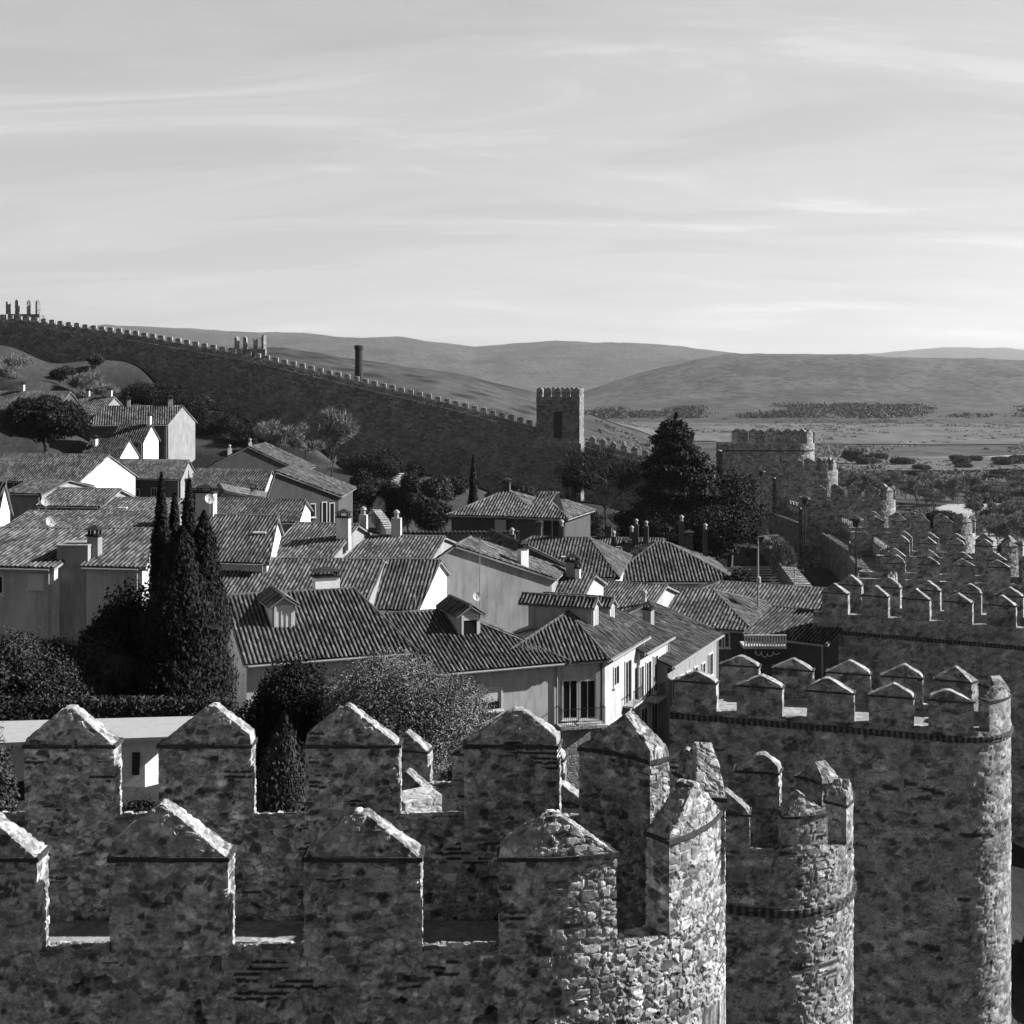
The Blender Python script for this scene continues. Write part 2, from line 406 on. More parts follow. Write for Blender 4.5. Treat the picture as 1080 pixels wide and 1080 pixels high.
def build_towers():
    R = 3.0; q = math.pi*R/2
    near = [x-.33-q for x in (-12.5, -9.9, -7.28, -4.66, -2.03)]
    arc = [math.radians(t)*R for t in (-84, -36, 7, 54)]
    far = [q+.33-x for x in (.02, -2.83, -5.45, -7.85, -10.4)]
    t1, p1 = tower('nearest tower with four broad pointed merlons across the bottom edge and a sunlit rubble nose', (.33, 21), 0, R, -18.5, 18.5,
          near+arc+far, 1.66, -5.82, -6.50, -7.82, -9.6, -22, .024, .20, .034, th=.46, seed=3, rings_o=.03,
          zfine=-9.3, stone=(.05, .44, .30), wj=.05)
    t2, p2 = tower('round tower beside the nearest one, brick band below its crenels, right side sunlit', (7.65, 39.4), -12, 2.4, -19, 19,
          [-16.6, -14.3, -11.95, -9.6, -7.3, -5.0, -2.68, -.35, 2.0, 4.15, 6.4, 8.7, 11.0, 13.25, 15.5], 1.42, -11.6, -12.2, -13.3, -15.3, -38, .06, .34, .045, string=-14.75, seed=23,
          zfine=-25, stone=(.07, .36, .25), rings_o=.05)
    t3, p3 = tower('large round tower at right with two level rows of small capped merlons', (17.55, 52.7), -19, 2.12, -14.35, 13.2,
          [-12.4, -10.7+.0-2.6+2.6-2.55+.0, ][:0]+[-13.3, -10.7, -7.93, -5.62, -3.41, -1.1, 1.1, 3.25, 5.4, 7.55, 9.84, 12.1], 1.72, -11.8, -12.3, -13.45, -13.62, -40, .085, .5, .03, th=.6,
          string=-13.6, seed=43, zfine=-27, stone=(.07, .36, .25), rings_o=.05, wj=.05)
    def auto(label, C, al, R, Ls, sp, w, za, zb, seed, string=None, hs=(.62, 1.9), th=.6):
        n = int(Ls/sp); m = [i*sp for i in range(-n, n+1)]
        return tower(label, C, al, R, -Ls-sp/2, Ls+sp/2, m, w, za, za-hs[0], za-hs[1], za-hs[1]-1.4, zb, .16, .5, .045, th=th, seed=seed,
              string=string, mat='carved_far', stone=(.10, .36, .26), ring=True)
    auto('tower behind the large round one, thin dark band below crenels that run off frame', (33.3, 78.4), -27, 2.2, 17.3, 2.45, 1.62, -12.7, -30, 61, -15.6)
    auto('tower showing only merlon tops just above the banded tower at right', (38.2, 100.4), -17, 2.3, 14, 2.5, 1.6, -13.35, -30, 62)
    auto('dim tower, double row of merlons ending in small bright nose at right edge', (44.3, 121.5), -20, 2.4, 13, 2.4, 1.55, -14.4, -30, 63)
    auto('tower with a bright white nose beside the road bushes', (47.7, 144.5), -12, 2.6, 13.5, 2.4, 1.55, -14.7, -31, 64)
    auto('tower ending in two thin sunlit merlons like horns above the shaded crenels', (49.6, 181), -8, 2.6, 13, 2.3, 1.3, -14.4, -31, 65)
    auto('small round tower just in front of the far corner tower, nose sunlit', (49.4, 213), -5, 2.8, 10.6, 2.0, 1.1, -12.6, -33, 66)
    auto('farthest round corner tower crowned with a ring of merlons, right of the big cedar', (51, 240), 0, 3.6, 17.6, 3.1, 1.75, -8.9, -34, 67, -12.6, (.7, 2.6), .7)

# ------------------------------------------------------------------ ground height
CP = [(-57, 230, -19), (-62, 238, -13), (-70, 228, -17), (-10, 5, -22), (-7, 30, -17), (-14, 45, -13.7), (-4, 45, -16), (-25, 60, -14.5), (-38, 75, -14), (-12, 72, -21), (-8, 62, -19), (5, 75, -24), (12, 85, -24), (12, 60, -24),
      (22, 110, -24), (-20, 100, -19), (-45, 110, -15), (-60, 150, -17), (-70, 180, -18), (-85, 220, -14), (-80, 232, -10), (-96, 236, -7), (-90, 248, 0), (-105, 262, 7), (-82, 268, 4), (-60, 266, -6),
      (-49, 258, -12), (-25, 260, -19), (10, 256, -24), (28, 256, -26), (-30, 200, -19), (-10, 150, -21), (10, 130, -24), (30, 200, -27), (-45, 200, -18),
      (36, 160, -24), (0, 200, -23), (60, 100, -31), (60, 200, -34), (100, 300, -37), (30, 55, -37), (30, 20, -36), (60, 60, -36), (15, 42, -36), (24, 46, -37), (30, 35, -37), (150, 200, -37), (36, 235, -27), (60, 260, -37), (0, 330, -38), (-100, 330, -20), (-200, 300, 0), (100, 100, -33), (-140, 260, 12), (-120, 180, -5), (-100, 110, -8), (-60, 40, -12), (-60, 70, -12), (200, 420, -40), (0, 450, -42), (-150, 450, -35)]
CPa = np.array(CP, float)
RIDGE = [  # distance, width, profile in (azimuth px at 1400 focal, crest height above camera)
    (900, 330, [(-600, 40), (0, 30), (200, 21), (300, 21), (380, 13), (480, 4), (560, -8), (620, -24), (700, -44), (900, -50), (1700, -50)]),
    (2900, 640, [(-600, -30), (500, -60), (620, -25), (665, 5), (700, 26), (740, 48), (770, 58), (850, 56), (960, 50), (1080, 42), (1300, 34), (1700, 24)]),
    (6500, 1500, [(-600, 190), (0, 190), (110, 262), (150, 253), (250, 235), (380, 205), (420, 208), (500, 158), (560, 182), (640, 186), (720, 162), (800, 110), (1000, 50), (1700, 50)]),
    (12500, 2500, [(-600, 50), (500, 50), (880, 200), (940, 255), (1000, 300), (1060, 290), (1120, 240), (1700, 200)]),
]
def ground_z(x, y):
    x = np.asarray(x, float); y = np.asarray(y, float); sh = x.shape
    X = x.ravel()[:, None]; Y = y.ravel()[:, None]
    d2 = (X-CPa[:, 0])**2+(Y-CPa[:, 1])**2+4
    w = 1/d2**1.6; z = (w*CPa[:, 2]).sum(1)/w.sum(1)
    r = np.sqrt(X[:, 0]**2+Y[:, 0]**2)
    t = np.clip((r-300)/350, 0, 1); t = t*t*(3-2*t)
    far = -47.0+2*(fbm(np.column_stack([X[:, 0]/160, Y[:, 0]/160, 0*r]), 3, 4)-.5)
    z = z*(1-t)+far*t
    az = 540+1400*X[:, 0]/np.maximum(Y[:, 0], 1)
    for D, wd, prof in RIDGE:
        pa = np.array(prof, float); h = np.interp(az, pa[:, 0], pa[:, 1])
        jag = (fbm(np.column_stack([az/45, r/wd*1.5, 0*az]), 5, int(D))-.5)*(D*.0035)
        b = np.exp(-((Y[:, 0]-D)/wd)**2)
        hh = -47+(h+47+jag)*b
        gul = (fbm(np.column_stack([X[:, 0]/(wd*.3), Y[:, 0]/(wd*.45), 0*r]), 4, 77)-.5)*(h+47)*.35*b*(1-b)*2
        z = np.where((b > .01) & (Y[:, 0] > 500), np.maximum(z, hh+gul), z)
    return z.reshape(sh)
def gz(x, y): return float(ground_z(np.array([x]), np.array([y]))[0])
def build_ground():
    az = np.radians(np.concatenate([np.arange(-100, -28, 3), np.arange(-28, 28, .16), np.arange(28, 101, 3)]))
    r = np.concatenate([[0], np.geomspace(4, 17500, 300)])
    A, Rr = np.meshgrid(az, r, indexing='ij')
    X = Rr*np.sin(A); Y = Rr*np.cos(A)
    Z = ground_z(X, Y)
    m, n = X.shape; i = np.arange(m*n).reshape(m, n)
    q = np.stack([i[:-1, :-1], i[:-1, 1:], i[1:, 1:], i[1:, :-1]], -1).reshape(-1, 4)[:, ::-1]
    mt, nt, b = new_mat('dry_grassland', 1)
    n1 = noise(nt, pos(nt), .09, 8, .65); n2 = noise(nt, pos(nt, 1, .6, 1.5), .008, 10, .72); n3 = noise(nt, pos(nt, 1, 1, .3), 1.2, 6, .7)
    c = ramp(nt, n1, [(.3, .045), (.55, .09), (.75, .15)])
    c = mix(nt, 1, c, ramp(nt, n2, [(.38, .5), (.5, 1.0), (.62, 1.45)]), 'MULTIPLY')
    c = mix(nt, 1, c, ramp(nt, n3, [(.35, .65), (.7, 1.3)]), 'MULTIPLY')
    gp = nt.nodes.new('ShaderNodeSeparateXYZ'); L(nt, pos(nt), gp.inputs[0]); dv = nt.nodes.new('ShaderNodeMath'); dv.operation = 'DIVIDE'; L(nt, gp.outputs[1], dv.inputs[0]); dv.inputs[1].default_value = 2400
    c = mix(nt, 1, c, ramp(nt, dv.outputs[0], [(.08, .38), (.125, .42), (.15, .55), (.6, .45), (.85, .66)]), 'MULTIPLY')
    # scrub spots on the hills
    v = N(nt, 'ShaderNodeTexVoronoi'); v.inputs['Scale'].default_value = .045; L(nt, pos(nt), v.inputs['Vector'])
    spots = ramp(nt, v.outputs['Distance'], [(.2, .25), (.45, 1.05)])
    c = mix(nt, 1, c, spots, 'MULTIPLY')
    L(nt, c, b.inputs['Base Color']); bump(nt, b, noise(nt, pos(nt), .5, 8, .7), .7, .5)
    o = mesh('ground', np.column_stack([X.ravel(), Y.ravel(), Z.ravel()]), q, mt, smooth=True)
    tag(o, kind='structure')

# ------------------------------------------------------------------ roofs and houses
def tiled_face(pts, tile=.25, amp=.055, course=.42, seed=0, sub=6):
    pts = [Vector(p) for p in pts]
    n = Vector((0, 0, 0))
    for i in range(len(pts)):
        a, b = pts[i], pts[(i+1) % len(pts)]
        n += a.cross(b)
    n.normalize()
    if n.z < 0: n = -n
    d = Vector((0, 0, -1)); d = d-n*d.dot(n); d.normalize(); u = d.cross(n).normalized()
    c0 = pts[0]
    P2 = [((p-c0).dot(u), (p-c0).dot(d)) for p in pts]
    amin = min(p[0] for p in P2); amax = max(p[0] for p in P2)
    na = max(2, int((amax-amin)/tile*sub)); aa = np.linspace(amin+1e-4, amax-1e-4, na+1)
    lo = np.full(na+1, 1e9); hi = np.full(na+1, -1e9)
    for i in range(len(P2)):
        (a0, b0), (a1, b1) = P2[i], P2[(i+1) % len(P2)]
        if abs(a1-a0) < 1e-7: continue
        t = (aa-a0)/(a1-a0); ok = (t >= 0) & (t <= 1); b = b0+(b1-b0)*t
        lo = np.where(ok, np.minimum(lo, b), lo); hi = np.where(ok, np.maximum(hi, b), hi)
    bad = hi < lo; lo[bad] = hi[bad] = 0
    nb = max(1, int((hi-lo).max()/course)); vb = np.linspace(0, 1, nb+1)
    B = lo[:, None]+(hi-lo)[:, None]*vb
    A = np.repeat(aa[:, None], nb+1, 1)
    rr = np.random.default_rng(seed)
    tid = np.floor((aa-amin)/tile).astype(int)
    jit = rr.uniform(-1, 1, (tid.max()+2, nb+1))*amp*.22
    off = amp*(np.abs(np.sin(math.pi*(aa-amin)/tile))**.8)[:, None]+jit[tid]
    A = A+rr.uniform(-1, 1, (tid.max()+2, nb+1))[tid]*.012
    un, dn, nn = np.array(u), np.array(d), np.array(n)
    W = np.array(c0)+A[..., None]*un+B[..., None]*dn+off[..., None]*nn
    ww = np.stack([A*.35+seed, B*.35, 0*A], -1).reshape(-1, 3); off = off+(fbm(ww, 2, 5).reshape(A.shape)-.5)*.16
    uvs = np.stack([(A-amin)/tile, B/course], -1).reshape(-1, 2)
    m, k = A.shape; i = np.arange(m*k).reshape(m, k)
    q = np.stack([i[:-1, :-1], i[1:, :-1], i[1:, 1:], i[:-1, 1:]], -1).reshape(-1, 4)
    return W.reshape(-1, 3), q, uvs
def roof_mesh(faces, mat, parent, ridges=(), tile=.25, course=.42, sub=6, thick=.14, seed=0, name='roof'):
    V = []; Q = []; U = []; n = 0
    for k, f in enumerate(faces):
        w, q, uv = tiled_face(f, tile, tile*.42, course, seed+k, sub)
        V.append(w); Q += (q+n).tolist(); U.append(uv); n += len(w)
        lowp = [Vector(p)-Vector((0, 0, thick)) for p in f]; top = [Vector(p)-Vector((0, 0, .004)) for p in f]
        m = len(f); V.append(np.array([tuple(p) for p in top+lowp])); U.append(np.zeros((2*m, 2))+.5)
        Q.append([n+m+i for i in range(m)])
        for i in range(m): Q.append([n+i, n+(i+1) % m, n+m+(i+1) % m, n+m+i])
        n += 2*m
    mb = MB()
    for a, b in ridges: 
        a = Vector(a); b = Vector(b); ns = max(1, int((b-a).length/.45))
        for i in range(ns):
            mb.tube(a+(b-a)*(i/ns)+Vector((0, 0, .02)), a+(b-a)*((i+1.08)/ns)+Vector((0, 0, .02)), .13, .10, 7)
    if mb.V:
        V.append(np.array([tuple(v) for v in mb.V])); U.append(np.random.default_rng(seed).uniform(0, 40, (len(mb.V), 2))*0+.3)
        Q += [[i+n for i in f] for f in mb.F]
    return mesh(name, np.concatenate(V), Q, mat, parent, uv=np.concatenate(U))
def lerp(a, b, t): return a+(b-a)*t
def chimney(parent, p, w=.55, d=.55, h=1.3, rz=0, mat='cream', kind='cap', sink=.8):
    """masonry chimney standing on roof point p"""
    mb = MB(); mb.box((p[0], p[1], p[2]-sink), w, d, h+sink, rz)
    c = mb.build('chimney', M[mat], parent)
    k = MB(); z = p[2]+h
    if kind == 'cap':
        k.box((p[0], p[1], z), w+.16, d+.16, .09, rz)
        ca, sa = math.cos(rz), math.sin(rz)
        for x, y in ((-1, -1), (1, -1), (1, 1), (-1, 1)):
            X, Y = x*w*.38, y*d*.38
            k.box((p[0]+X*ca-Y*sa, p[1]+X*sa+Y*ca, z+.092), .1, .1, .26, rz)
        W, D_ = (w+.3)/2, (d+.3)/2
        base = [(p[0]+x*W*ca-y*D_*sa, p[1]+x*W*sa+y*D_*ca, z+.355) for x, y in ((-1, -1), (1, -1), (1, 1), (-1, 1))]
        k.add(base+[(p[0], p[1], z+.355+.28)], [(3, 2, 1, 0), (0, 1, 4), (1, 2, 4), (2, 3, 4), (3, 0, 4)])
    else:
        k.lathe((p[0], p[1], z), [(.17, 0), (.17, .35), (.26, .37), (.2, .52), (.05, .62)], 10)
    k.build('chimney_cap', M['tile_light'] if kind == 'cap' else M['metal'], c if parent.type == 'EMPTY' else parent)
    return c
def window_on(parent, p, u, n, w, h, mat='glass', frame='trim', sill=True, shutters=False, rows=1):
    """p centre of bottom edge on wall, u along wall, n outward (2D unit)"""
    rz = math.atan2(u[1], u[0])
    def bx(mb, a, z, ww, dd, hh, off): mb.box((p[0]+u[0]*a+n[0]*off, p[1]+u[1]*a+n[1]*off, p[2]+z), ww, dd, hh, rz)
    mb = MB(); bx(mb, 0, 0, w, .05, h, -.002); wo = mb.build('window', M[mat], parent)
    fr = MB(); t = .09
    for a in (-w/2-t/2, w/2+t/2): bx(fr, a, -t, t, .12, h+2*t, .012)
    bx(fr, 0, h, w-.002, .115, t, .012); bx(fr, 0, -t, w-.002, .115, t, .012)
    if w > .7 and mat == 'glass': bx(fr, 0, 0, .05, .06, h-.002, .01)
    fr.build('window_frame', M[frame], wo)
    if sill:
        s = MB(); bx(s, 0, -t-.075, w+.34, .26, .07, .04); s.build('window_sill', M['trim'], wo)
    return wo
def wall_pt(p0, p1, px):
    """plan point where the wall line p0-p1 crosses image column px"""
    k = (px-540)/F; d = p1-p0; t = (k*p0.y-p0.x)/(d.x-k*d.y); return p0+d*t
def winpx(root, p0, p1, n, lst):
    u = (p1-p0).normalized()
    for (x0, x1, y0, y1, *o) in lst:
        a = wall_pt(p0, p1, x0); b = wall_pt(p0, p1, x1); c = (a+b)/2
        zt, zb = ZY(y0, c.y), ZY(y1, c.y)
        window_on(root, (c.x, c.y, zb), (u.x, u.y), (n.x, n.y), (b-a).length, zt-zb, **(o[0] if o else {}))
def house(label, FL, FR, BR=None, w=None, py=None, z=None, rise=1.6, hipl=0, hipr=0, ridge=.5, wall='grey', tile='tile', base=None,
          ov=.45, tl=.25, sub=6, course=.42, chim=(), wins=(), front=(), right=(), front_gable=False, group='tile roofed houses of the town', gable=None, seed=None, vov=.25, name='house', cat='house'):
    fl = Vector(XY(*FL)); fr = Vector(XY(*FR))
    if BR is not None: br = Vector(XY(*BR))
    else:
        d = (fr-fl).normalized(); br = fr+Vector((-d.y, d.x))*w
    bl = fl+br-fr
    ze = ZY(py, FL[1]) if z is None else z
    cs = [fl, fr, br, bl]
    zb = min(gz(c.x, c.y) for c in cs)-.5 if base is None else base
    zb = min(zb, ze-2.2)
    cen = (fl+br)/2
    seed = int(abs(fl.x*13+fl.y*7)) if seed is None else seed
    root = empty(name, (cen.x, cen.y, zb), label, cat, group)
    u = (fr-fl).normalized(); v = (bl-fl).normalized(); Lu = (fr-fl).length; Lv = (bl-fl).length
    V3 = lambda p, zz: Vector((p.x, p.y, zz))
    if front_gable:
        # ridge runs from front to back
        ra, rb = fl+(fr-fl)*ridge, bl+(br-bl)*ridge
        wm = MB()
        pts = [V3(fl, zb), V3(fr, zb), V3(br, zb), V3(bl, zb), V3(fl, ze), V3(fr, ze), V3(br, ze), V3(bl, ze), V3(ra, ze+rise), V3(rb, ze+rise)]
        wm.add(pts, [(0, 1, 5, 8, 4), (1, 2, 6, 5), (2, 3, 7, 9, 6), (3, 0, 4, 7), (4, 8, 9, 7), (5, 6, 9, 8)])
        wm.build('wall', M[wall], root)
        hl = rise/(Lu*ridge)*ov; hr = rise/(Lu*(1-ridge))*ov; dz = .03
        f0, f1 = -v*vov, v*vov
        A = V3(ra+f0, ze+rise+dz); B = V3(rb+f1, ze+rise+dz)
        f_l = [V3(fl-u*ov+f0, ze-hl+dz), A, B, V3(bl-u*ov+f1, ze-hl+dz)]
        f_r = [V3(fr+u*ov+f0, ze-hr+dz), V3(br+u*ov+f1, ze-hr+dz), B, A]
        roof = roof_mesh([f_l, f_r], M[tile], root, [(A, B)], tl, course, sub, seed=seed)
        def roofpt(a, b):
            p = fl+(fr-fl)*a+(bl-fl)*b; t = min(a/ridge, (1-a)/(1-ridge)); return V3(p, ze+rise*t)
    else:
        ra = fl+(bl-fl)*ridge+u*hipl; rb = fr+(br-fr)*ridge-u*hipr; zr = ze+rise
        wm = MB()
        if hipl == 0 and hipr == 0:
            pts = [V3(fl, zb), V3(fr, zb), V3(br, zb), V3(bl, zb), V3(fl, ze), V3(fr, ze), V3(br, ze), V3(bl, ze), V3(ra, zr), V3(rb, zr)]
            wm.add(pts, [(0, 1, 5, 4), (1, 2, 6, 9, 5), (2, 3, 7, 6), (3, 0, 4, 8, 7), (4, 5, 9, 8), (6, 7, 8, 9)])
        else:
            pts = [V3(fl, zb), V3(fr, zb), V3(br, zb), V3(bl, zb), V3(fl, ze), V3(fr, ze), V3(br, ze), V3(bl, ze), V3(ra, zr-.05), V3(rb, zr-.05)]
            wm.add(pts, [(0, 1, 5, 4), (1, 2, 6, 5) if hipr else (1, 2, 6, 9, 5), (2, 3, 7, 6), (3, 0, 4, 7) if hipl else (3, 0, 4, 8, 7), (4, 5, 9, 8), (6, 7, 8, 9)]+([(5, 6, 9)] if hipr else [])+([(7, 4, 8)] if hipl else []))
        wm.build('wall', M[wall], root)
        dz = .03
        hf = rise/(Lv*ridge)*ov; hb = rise/(Lv*(1-ridge))*ov
        ol = u*(ov if hipl else vov); orr = u*(ov if hipr else vov)
        A = V3(ra-(ol if not hipl else u*0), zr+dz); B = V3(rb+(orr if not hipr else u*0), zr+dz)
        q0 = V3(fl-ol-v*ov, ze-hf+dz); q1 = V3(fr+orr-v*ov, ze-hf+dz); q2 = V3(br+orr+v*ov, ze-hb+dz); q3 = V3(bl-ol+v*ov, ze-hb+dz)
        fs = [[q0, q1, B, A], [q2, q3, A, B]]; rg = [(A, B)]
        if hipl: fs.append([q3, q0, A]); rg += [(q0, A), (q3, A)]
        if hipr: fs.append([q1, q2, B]); rg += [(q1, B), (q2, B)]
        roof = roof_mesh(fs, M[tile], root, rg, tl, course, sub, seed=seed)
        def roofpt(a, b):
            p = fl+(fr-fl)*a+(bl-fl)*b; t = min(b/ridge, (1-b)/(1-ridge))
            if hipl: t = min(t, a*Lu/hipl)
            if hipr: t = min(t, (1-a)*Lu/hipr)
            return V3(p, ze+rise*t)
    rz = math.atan2(u.y, u.x)
    for c in chim:
        a, b = c[0], c[1]; kw = dict(c[2]) if len(c) > 2 else {}
        chimney(roof, roofpt(a, b), rz=rz, **kw)
    nf = (-v).normalized(); perp = Vector((u.y, -u.x)); nf = perp if perp.dot(-v) > 0 else -perp
    if not front_gable:
        gm = MB(); o_ = -v*(ov+.07) if BR is None else nf*(ov+.07); zg = ze-rise/(max(.5, Lv*ridge))*ov-.06
        g0 = fl+o_*.98; g1 = fr+o_*.98; gm.tube((g0.x, g0.y, zg), (g1.x, g1.y, zg), .065, n=6); gm.build('gutter', M['metal'], roof)
        dp = fr-u*.25+nf*.09; gm = MB(); gm.tube((dp.x, dp.y, zb), (dp.x, dp.y, ze-.35), .05, n=6); gm.tube((dp.x, dp.y, ze-.35), (g1.x-u.x*.25, g1.y-u.y*.25, zg), .045, n=6); gm.build('downpipe', M['metal'], root)
    winpx(root, fl, fr, nf, front)
    ur = (br-fr).normalized(); nr = Vector((ur.y, -ur.x))
    if nr.dot(u) < 0: nr = -nr
    winpx(root, fr, br, nr, right)
    if gable:  # end wall facing the sun gets a paler slab, its light put into colour
        e0, e1 = fr+(br-fr)*.012, br-(br-fr)*.012; o = nr*.04
        rdg = fr+(br-fr)*ridge; gm = MB(); base_ = [V3(e0+o, zb), V3(e1+o, zb), V3(e1+o, ze-.02), V3(rdg+o, ze+rise-.05), V3(e0+o, ze-.02)]
        back = [p-Vector((o.x, o.y, 0))*1.0 for p in base_]
        gm.add(base_+back, [(0, 1, 2, 3, 4), (9, 8, 7, 6, 5)]+[(i, (i+1) % 5, 5+(i+1) % 5, 5+i)[::-1] for i in range(5)])
        gm.build('sunlit_gable_slab', M[gable], root)
    return dict(root=root, roof=roof, rp=roofpt, u=u, v=v, n=nf, ur=ur, nr=nr, fl=fl, fr=fr, br=br, bl=bl, ze=ze, zb=zb)

def dormer(H, a, b, w=1.5, h=1.25, depth=3.0, closed=True, back=.0, rise=.45):
    """gabled dormer rising from the front slope, its face parallel to the eave"""
    p = H['rp'](a, b); u, v = H['u'], H['v']; v = Vector((-u.y, u.x))
    def Q(x, y, z): return Vector((p.x+u.x*x+v.x*y, p.y+u.y*x+v.y*y, p.z+z))
    mb = MB(); W = w/2
    mb.add([Q(-W, 0, -.3), Q(W, 0, -.3), Q(W, depth, -.3), Q(-W, depth, -.3), Q(-W, 0, h), Q(W, 0, h), Q(W, depth, h), Q(-W, depth, h), Q(0, 0, h+rise), Q(0, depth, h+rise)],
           [(0, 1, 5, 8, 4), (1, 2, 6, 5), (3, 0, 4, 7), (4, 8, 9, 7), (5, 6, 9, 8), (2, 3, 7, 9, 6)])
    d = mb.build('dormer', M['cream'], H['root'])
    o = .22; hz = rise/W*o
    A, B = Q(0, -.25, h+rise+.03), Q(0, depth+.6, h+rise+.03)
    roof_mesh([[Q(-W-o, -.25, h-hz+.03), A, B, Q(-W-o, depth+.6, h-hz+.03)], [Q(W+o, -.25, h-hz+.03), Q(W+o, depth+.6, h-hz+.03), B, A]], M['tile'], d, [(A, B)], .25, .42, 6, .1, 5, name='dormer_roof')
    f = MB(); rz = math.atan2(u.y, u.x)
    q = Q(0, -.03, .02); f.box(q, w*.62, .06, h*.86, rz)
    f.build('shutter' if closed else 'window', M['blind'] if closed else M['glass'], d)
    fr = MB()
    for x in (-w*.31-.06, w*.31+.06): fr.box(Q(x, -.04, -.06), .12, .12, h*.86+.2, rz)
    fr.box(Q(0, -.04, h*.86+.022), w*.62-.002, .12, .115, rz)
    if not closed: fr.box(Q(0, -.08, h*.86-.2), w*.6, .03, .2, rz)
    else:
        for x in (-w*.1, w*.1): fr.box(Q(x, -.08, .03), .03, .03, h*.82, rz)
    fr.build('window_frame', M['trim'], d)

# ------------------------------------------------------------------ vegetation
def leaves(C, rad, n, size, rng, shell=.55, up=0, flat=.9):
    """n leaf-clump quads inside ellipsoids C (k,3) rad (k,3)"""
    C = np.asarray(C, float); rad = np.asarray(rad, float); vol = rad.prod(1)**(2/3); k = rng.choice(len(C), n, p=vol/vol.sum())
    d = rng.normal(size=(n, 3)); d /= np.linalg.norm(d, axis=1, keepdims=True)
    r = (shell+(1-shell)*rng.uniform(0, 1, n))**.7*(1+rng.normal(0, .07, n))
    p = C[k]+d*r[:, None]*rad[k]
    nr = d+rng.normal(size=(n, 3))*flat; nr /= np.linalg.norm(nr, axis=1, keepdims=True)
    t = np.cross(nr, rng.normal(size=(n, 3))); t[:, 2] += up; t /= np.linalg.norm(t, axis=1, keepdims=True)
    b = np.cross(nr, t)
    sz = size*rng.uniform(.5, 1.5, n)[:, None]
    V = np.stack([p-t*sz, p+b*sz*.45, p+t*sz, p-b*sz*.45], 1).reshape(-1, 3)
    i = np.arange(n)*4
    q = np.stack([i, i+1, i+2, i+3], -1)
    clump = fbm(p/(rad.mean()*.45), 2, 3)
    tone = np.clip(clump*1.5-.25+rng.uniform(-.25, .25, n), 0, 1)
    return V, q, np.repeat(tone, 4)
def blob_lobes(c, r, n, rng, sq=.8):
    c = np.array(c, float); out = [c]; rad = [np.array([r, r, r*sq])*.75]
    for _ in range(n):
        d = rng.normal(size=3); d /= np.linalg.norm(d); d[2] = abs(d[2])*.9-.25
        out.append(c+d*np.array([r, r, r*sq])*.62); s = rng.uniform(.3, .5)*r; rad.append(np.array([s, s, s*.85]))
    return np.array(out), np.array(rad)
def limbs(mb, base, top, r, n, spread, rng, lev=1):
    base = Vector(base); top = Vector(top); prev = base; k = 5
    for i in range(1, k+1):
        t = i/k; p = base.lerp(top, t)+Vector(rng.normal(0, .02, 3))*(top-base).length*(t < 1)
        mb.tube(prev, p, r*(1-.8*(i-1)/k), r*(1-.8*i/k), 6); 
        if i > 1:
            for _ in range(n):
                a = rng.uniform(0, 6.28); l = spread*rng.uniform(.5, 1)*(1.1-.5*t)
                q = p+Vector((math.cos(a)*l, math.sin(a)*l, l*rng.uniform(.3, .9)))
                mb.tube(p, q, r*.4*(1-.6*t), r*.08, 5)
                if lev > 1:
                    for _ in range(3):
                        m = p.lerp(q, rng.uniform(.4, .9)); dd = Vector(rng.normal(0, 1, 3))*l*.3; dd.z = abs(dd.z)
                        mb.tube(m, m+dd, r*.12, r*.03, 4)
        prev = p
def tree(label, x, y, h, r, n=6000, size=.22, mat='leaf_mid', crown=.35, lobes=9, name='tree', cat='tree', group=None, seed=0, sq=None, base=None, shell=.5, trunk=.16):
    rng = np.random.default_rng(seed+int(abs(x)*7+y)); z = gz(x, y)-.1 if base is None else base
    root = empty(name, (x, y, z), label, cat, group)
    zc = z+h*(crown+1)/2; rz_ = h*(1-crown)/2
    C, R = blob_lobes((x, y, zc), r, lobes, rng, rz_/r if sq is None else sq)
    V, q, t = leaves(C, R, int(n*2.2), size*.62, rng, shell)
    mb = MB(); limbs(mb, (x, y, z), (x, y, zc+rz_*.3), trunk*max(1, h/6), 2, r*.8, rng)
    mb.build('trunk', M['bark'], root)
    mesh('crown', V, q, M[mat], root, tone=t)
    return root
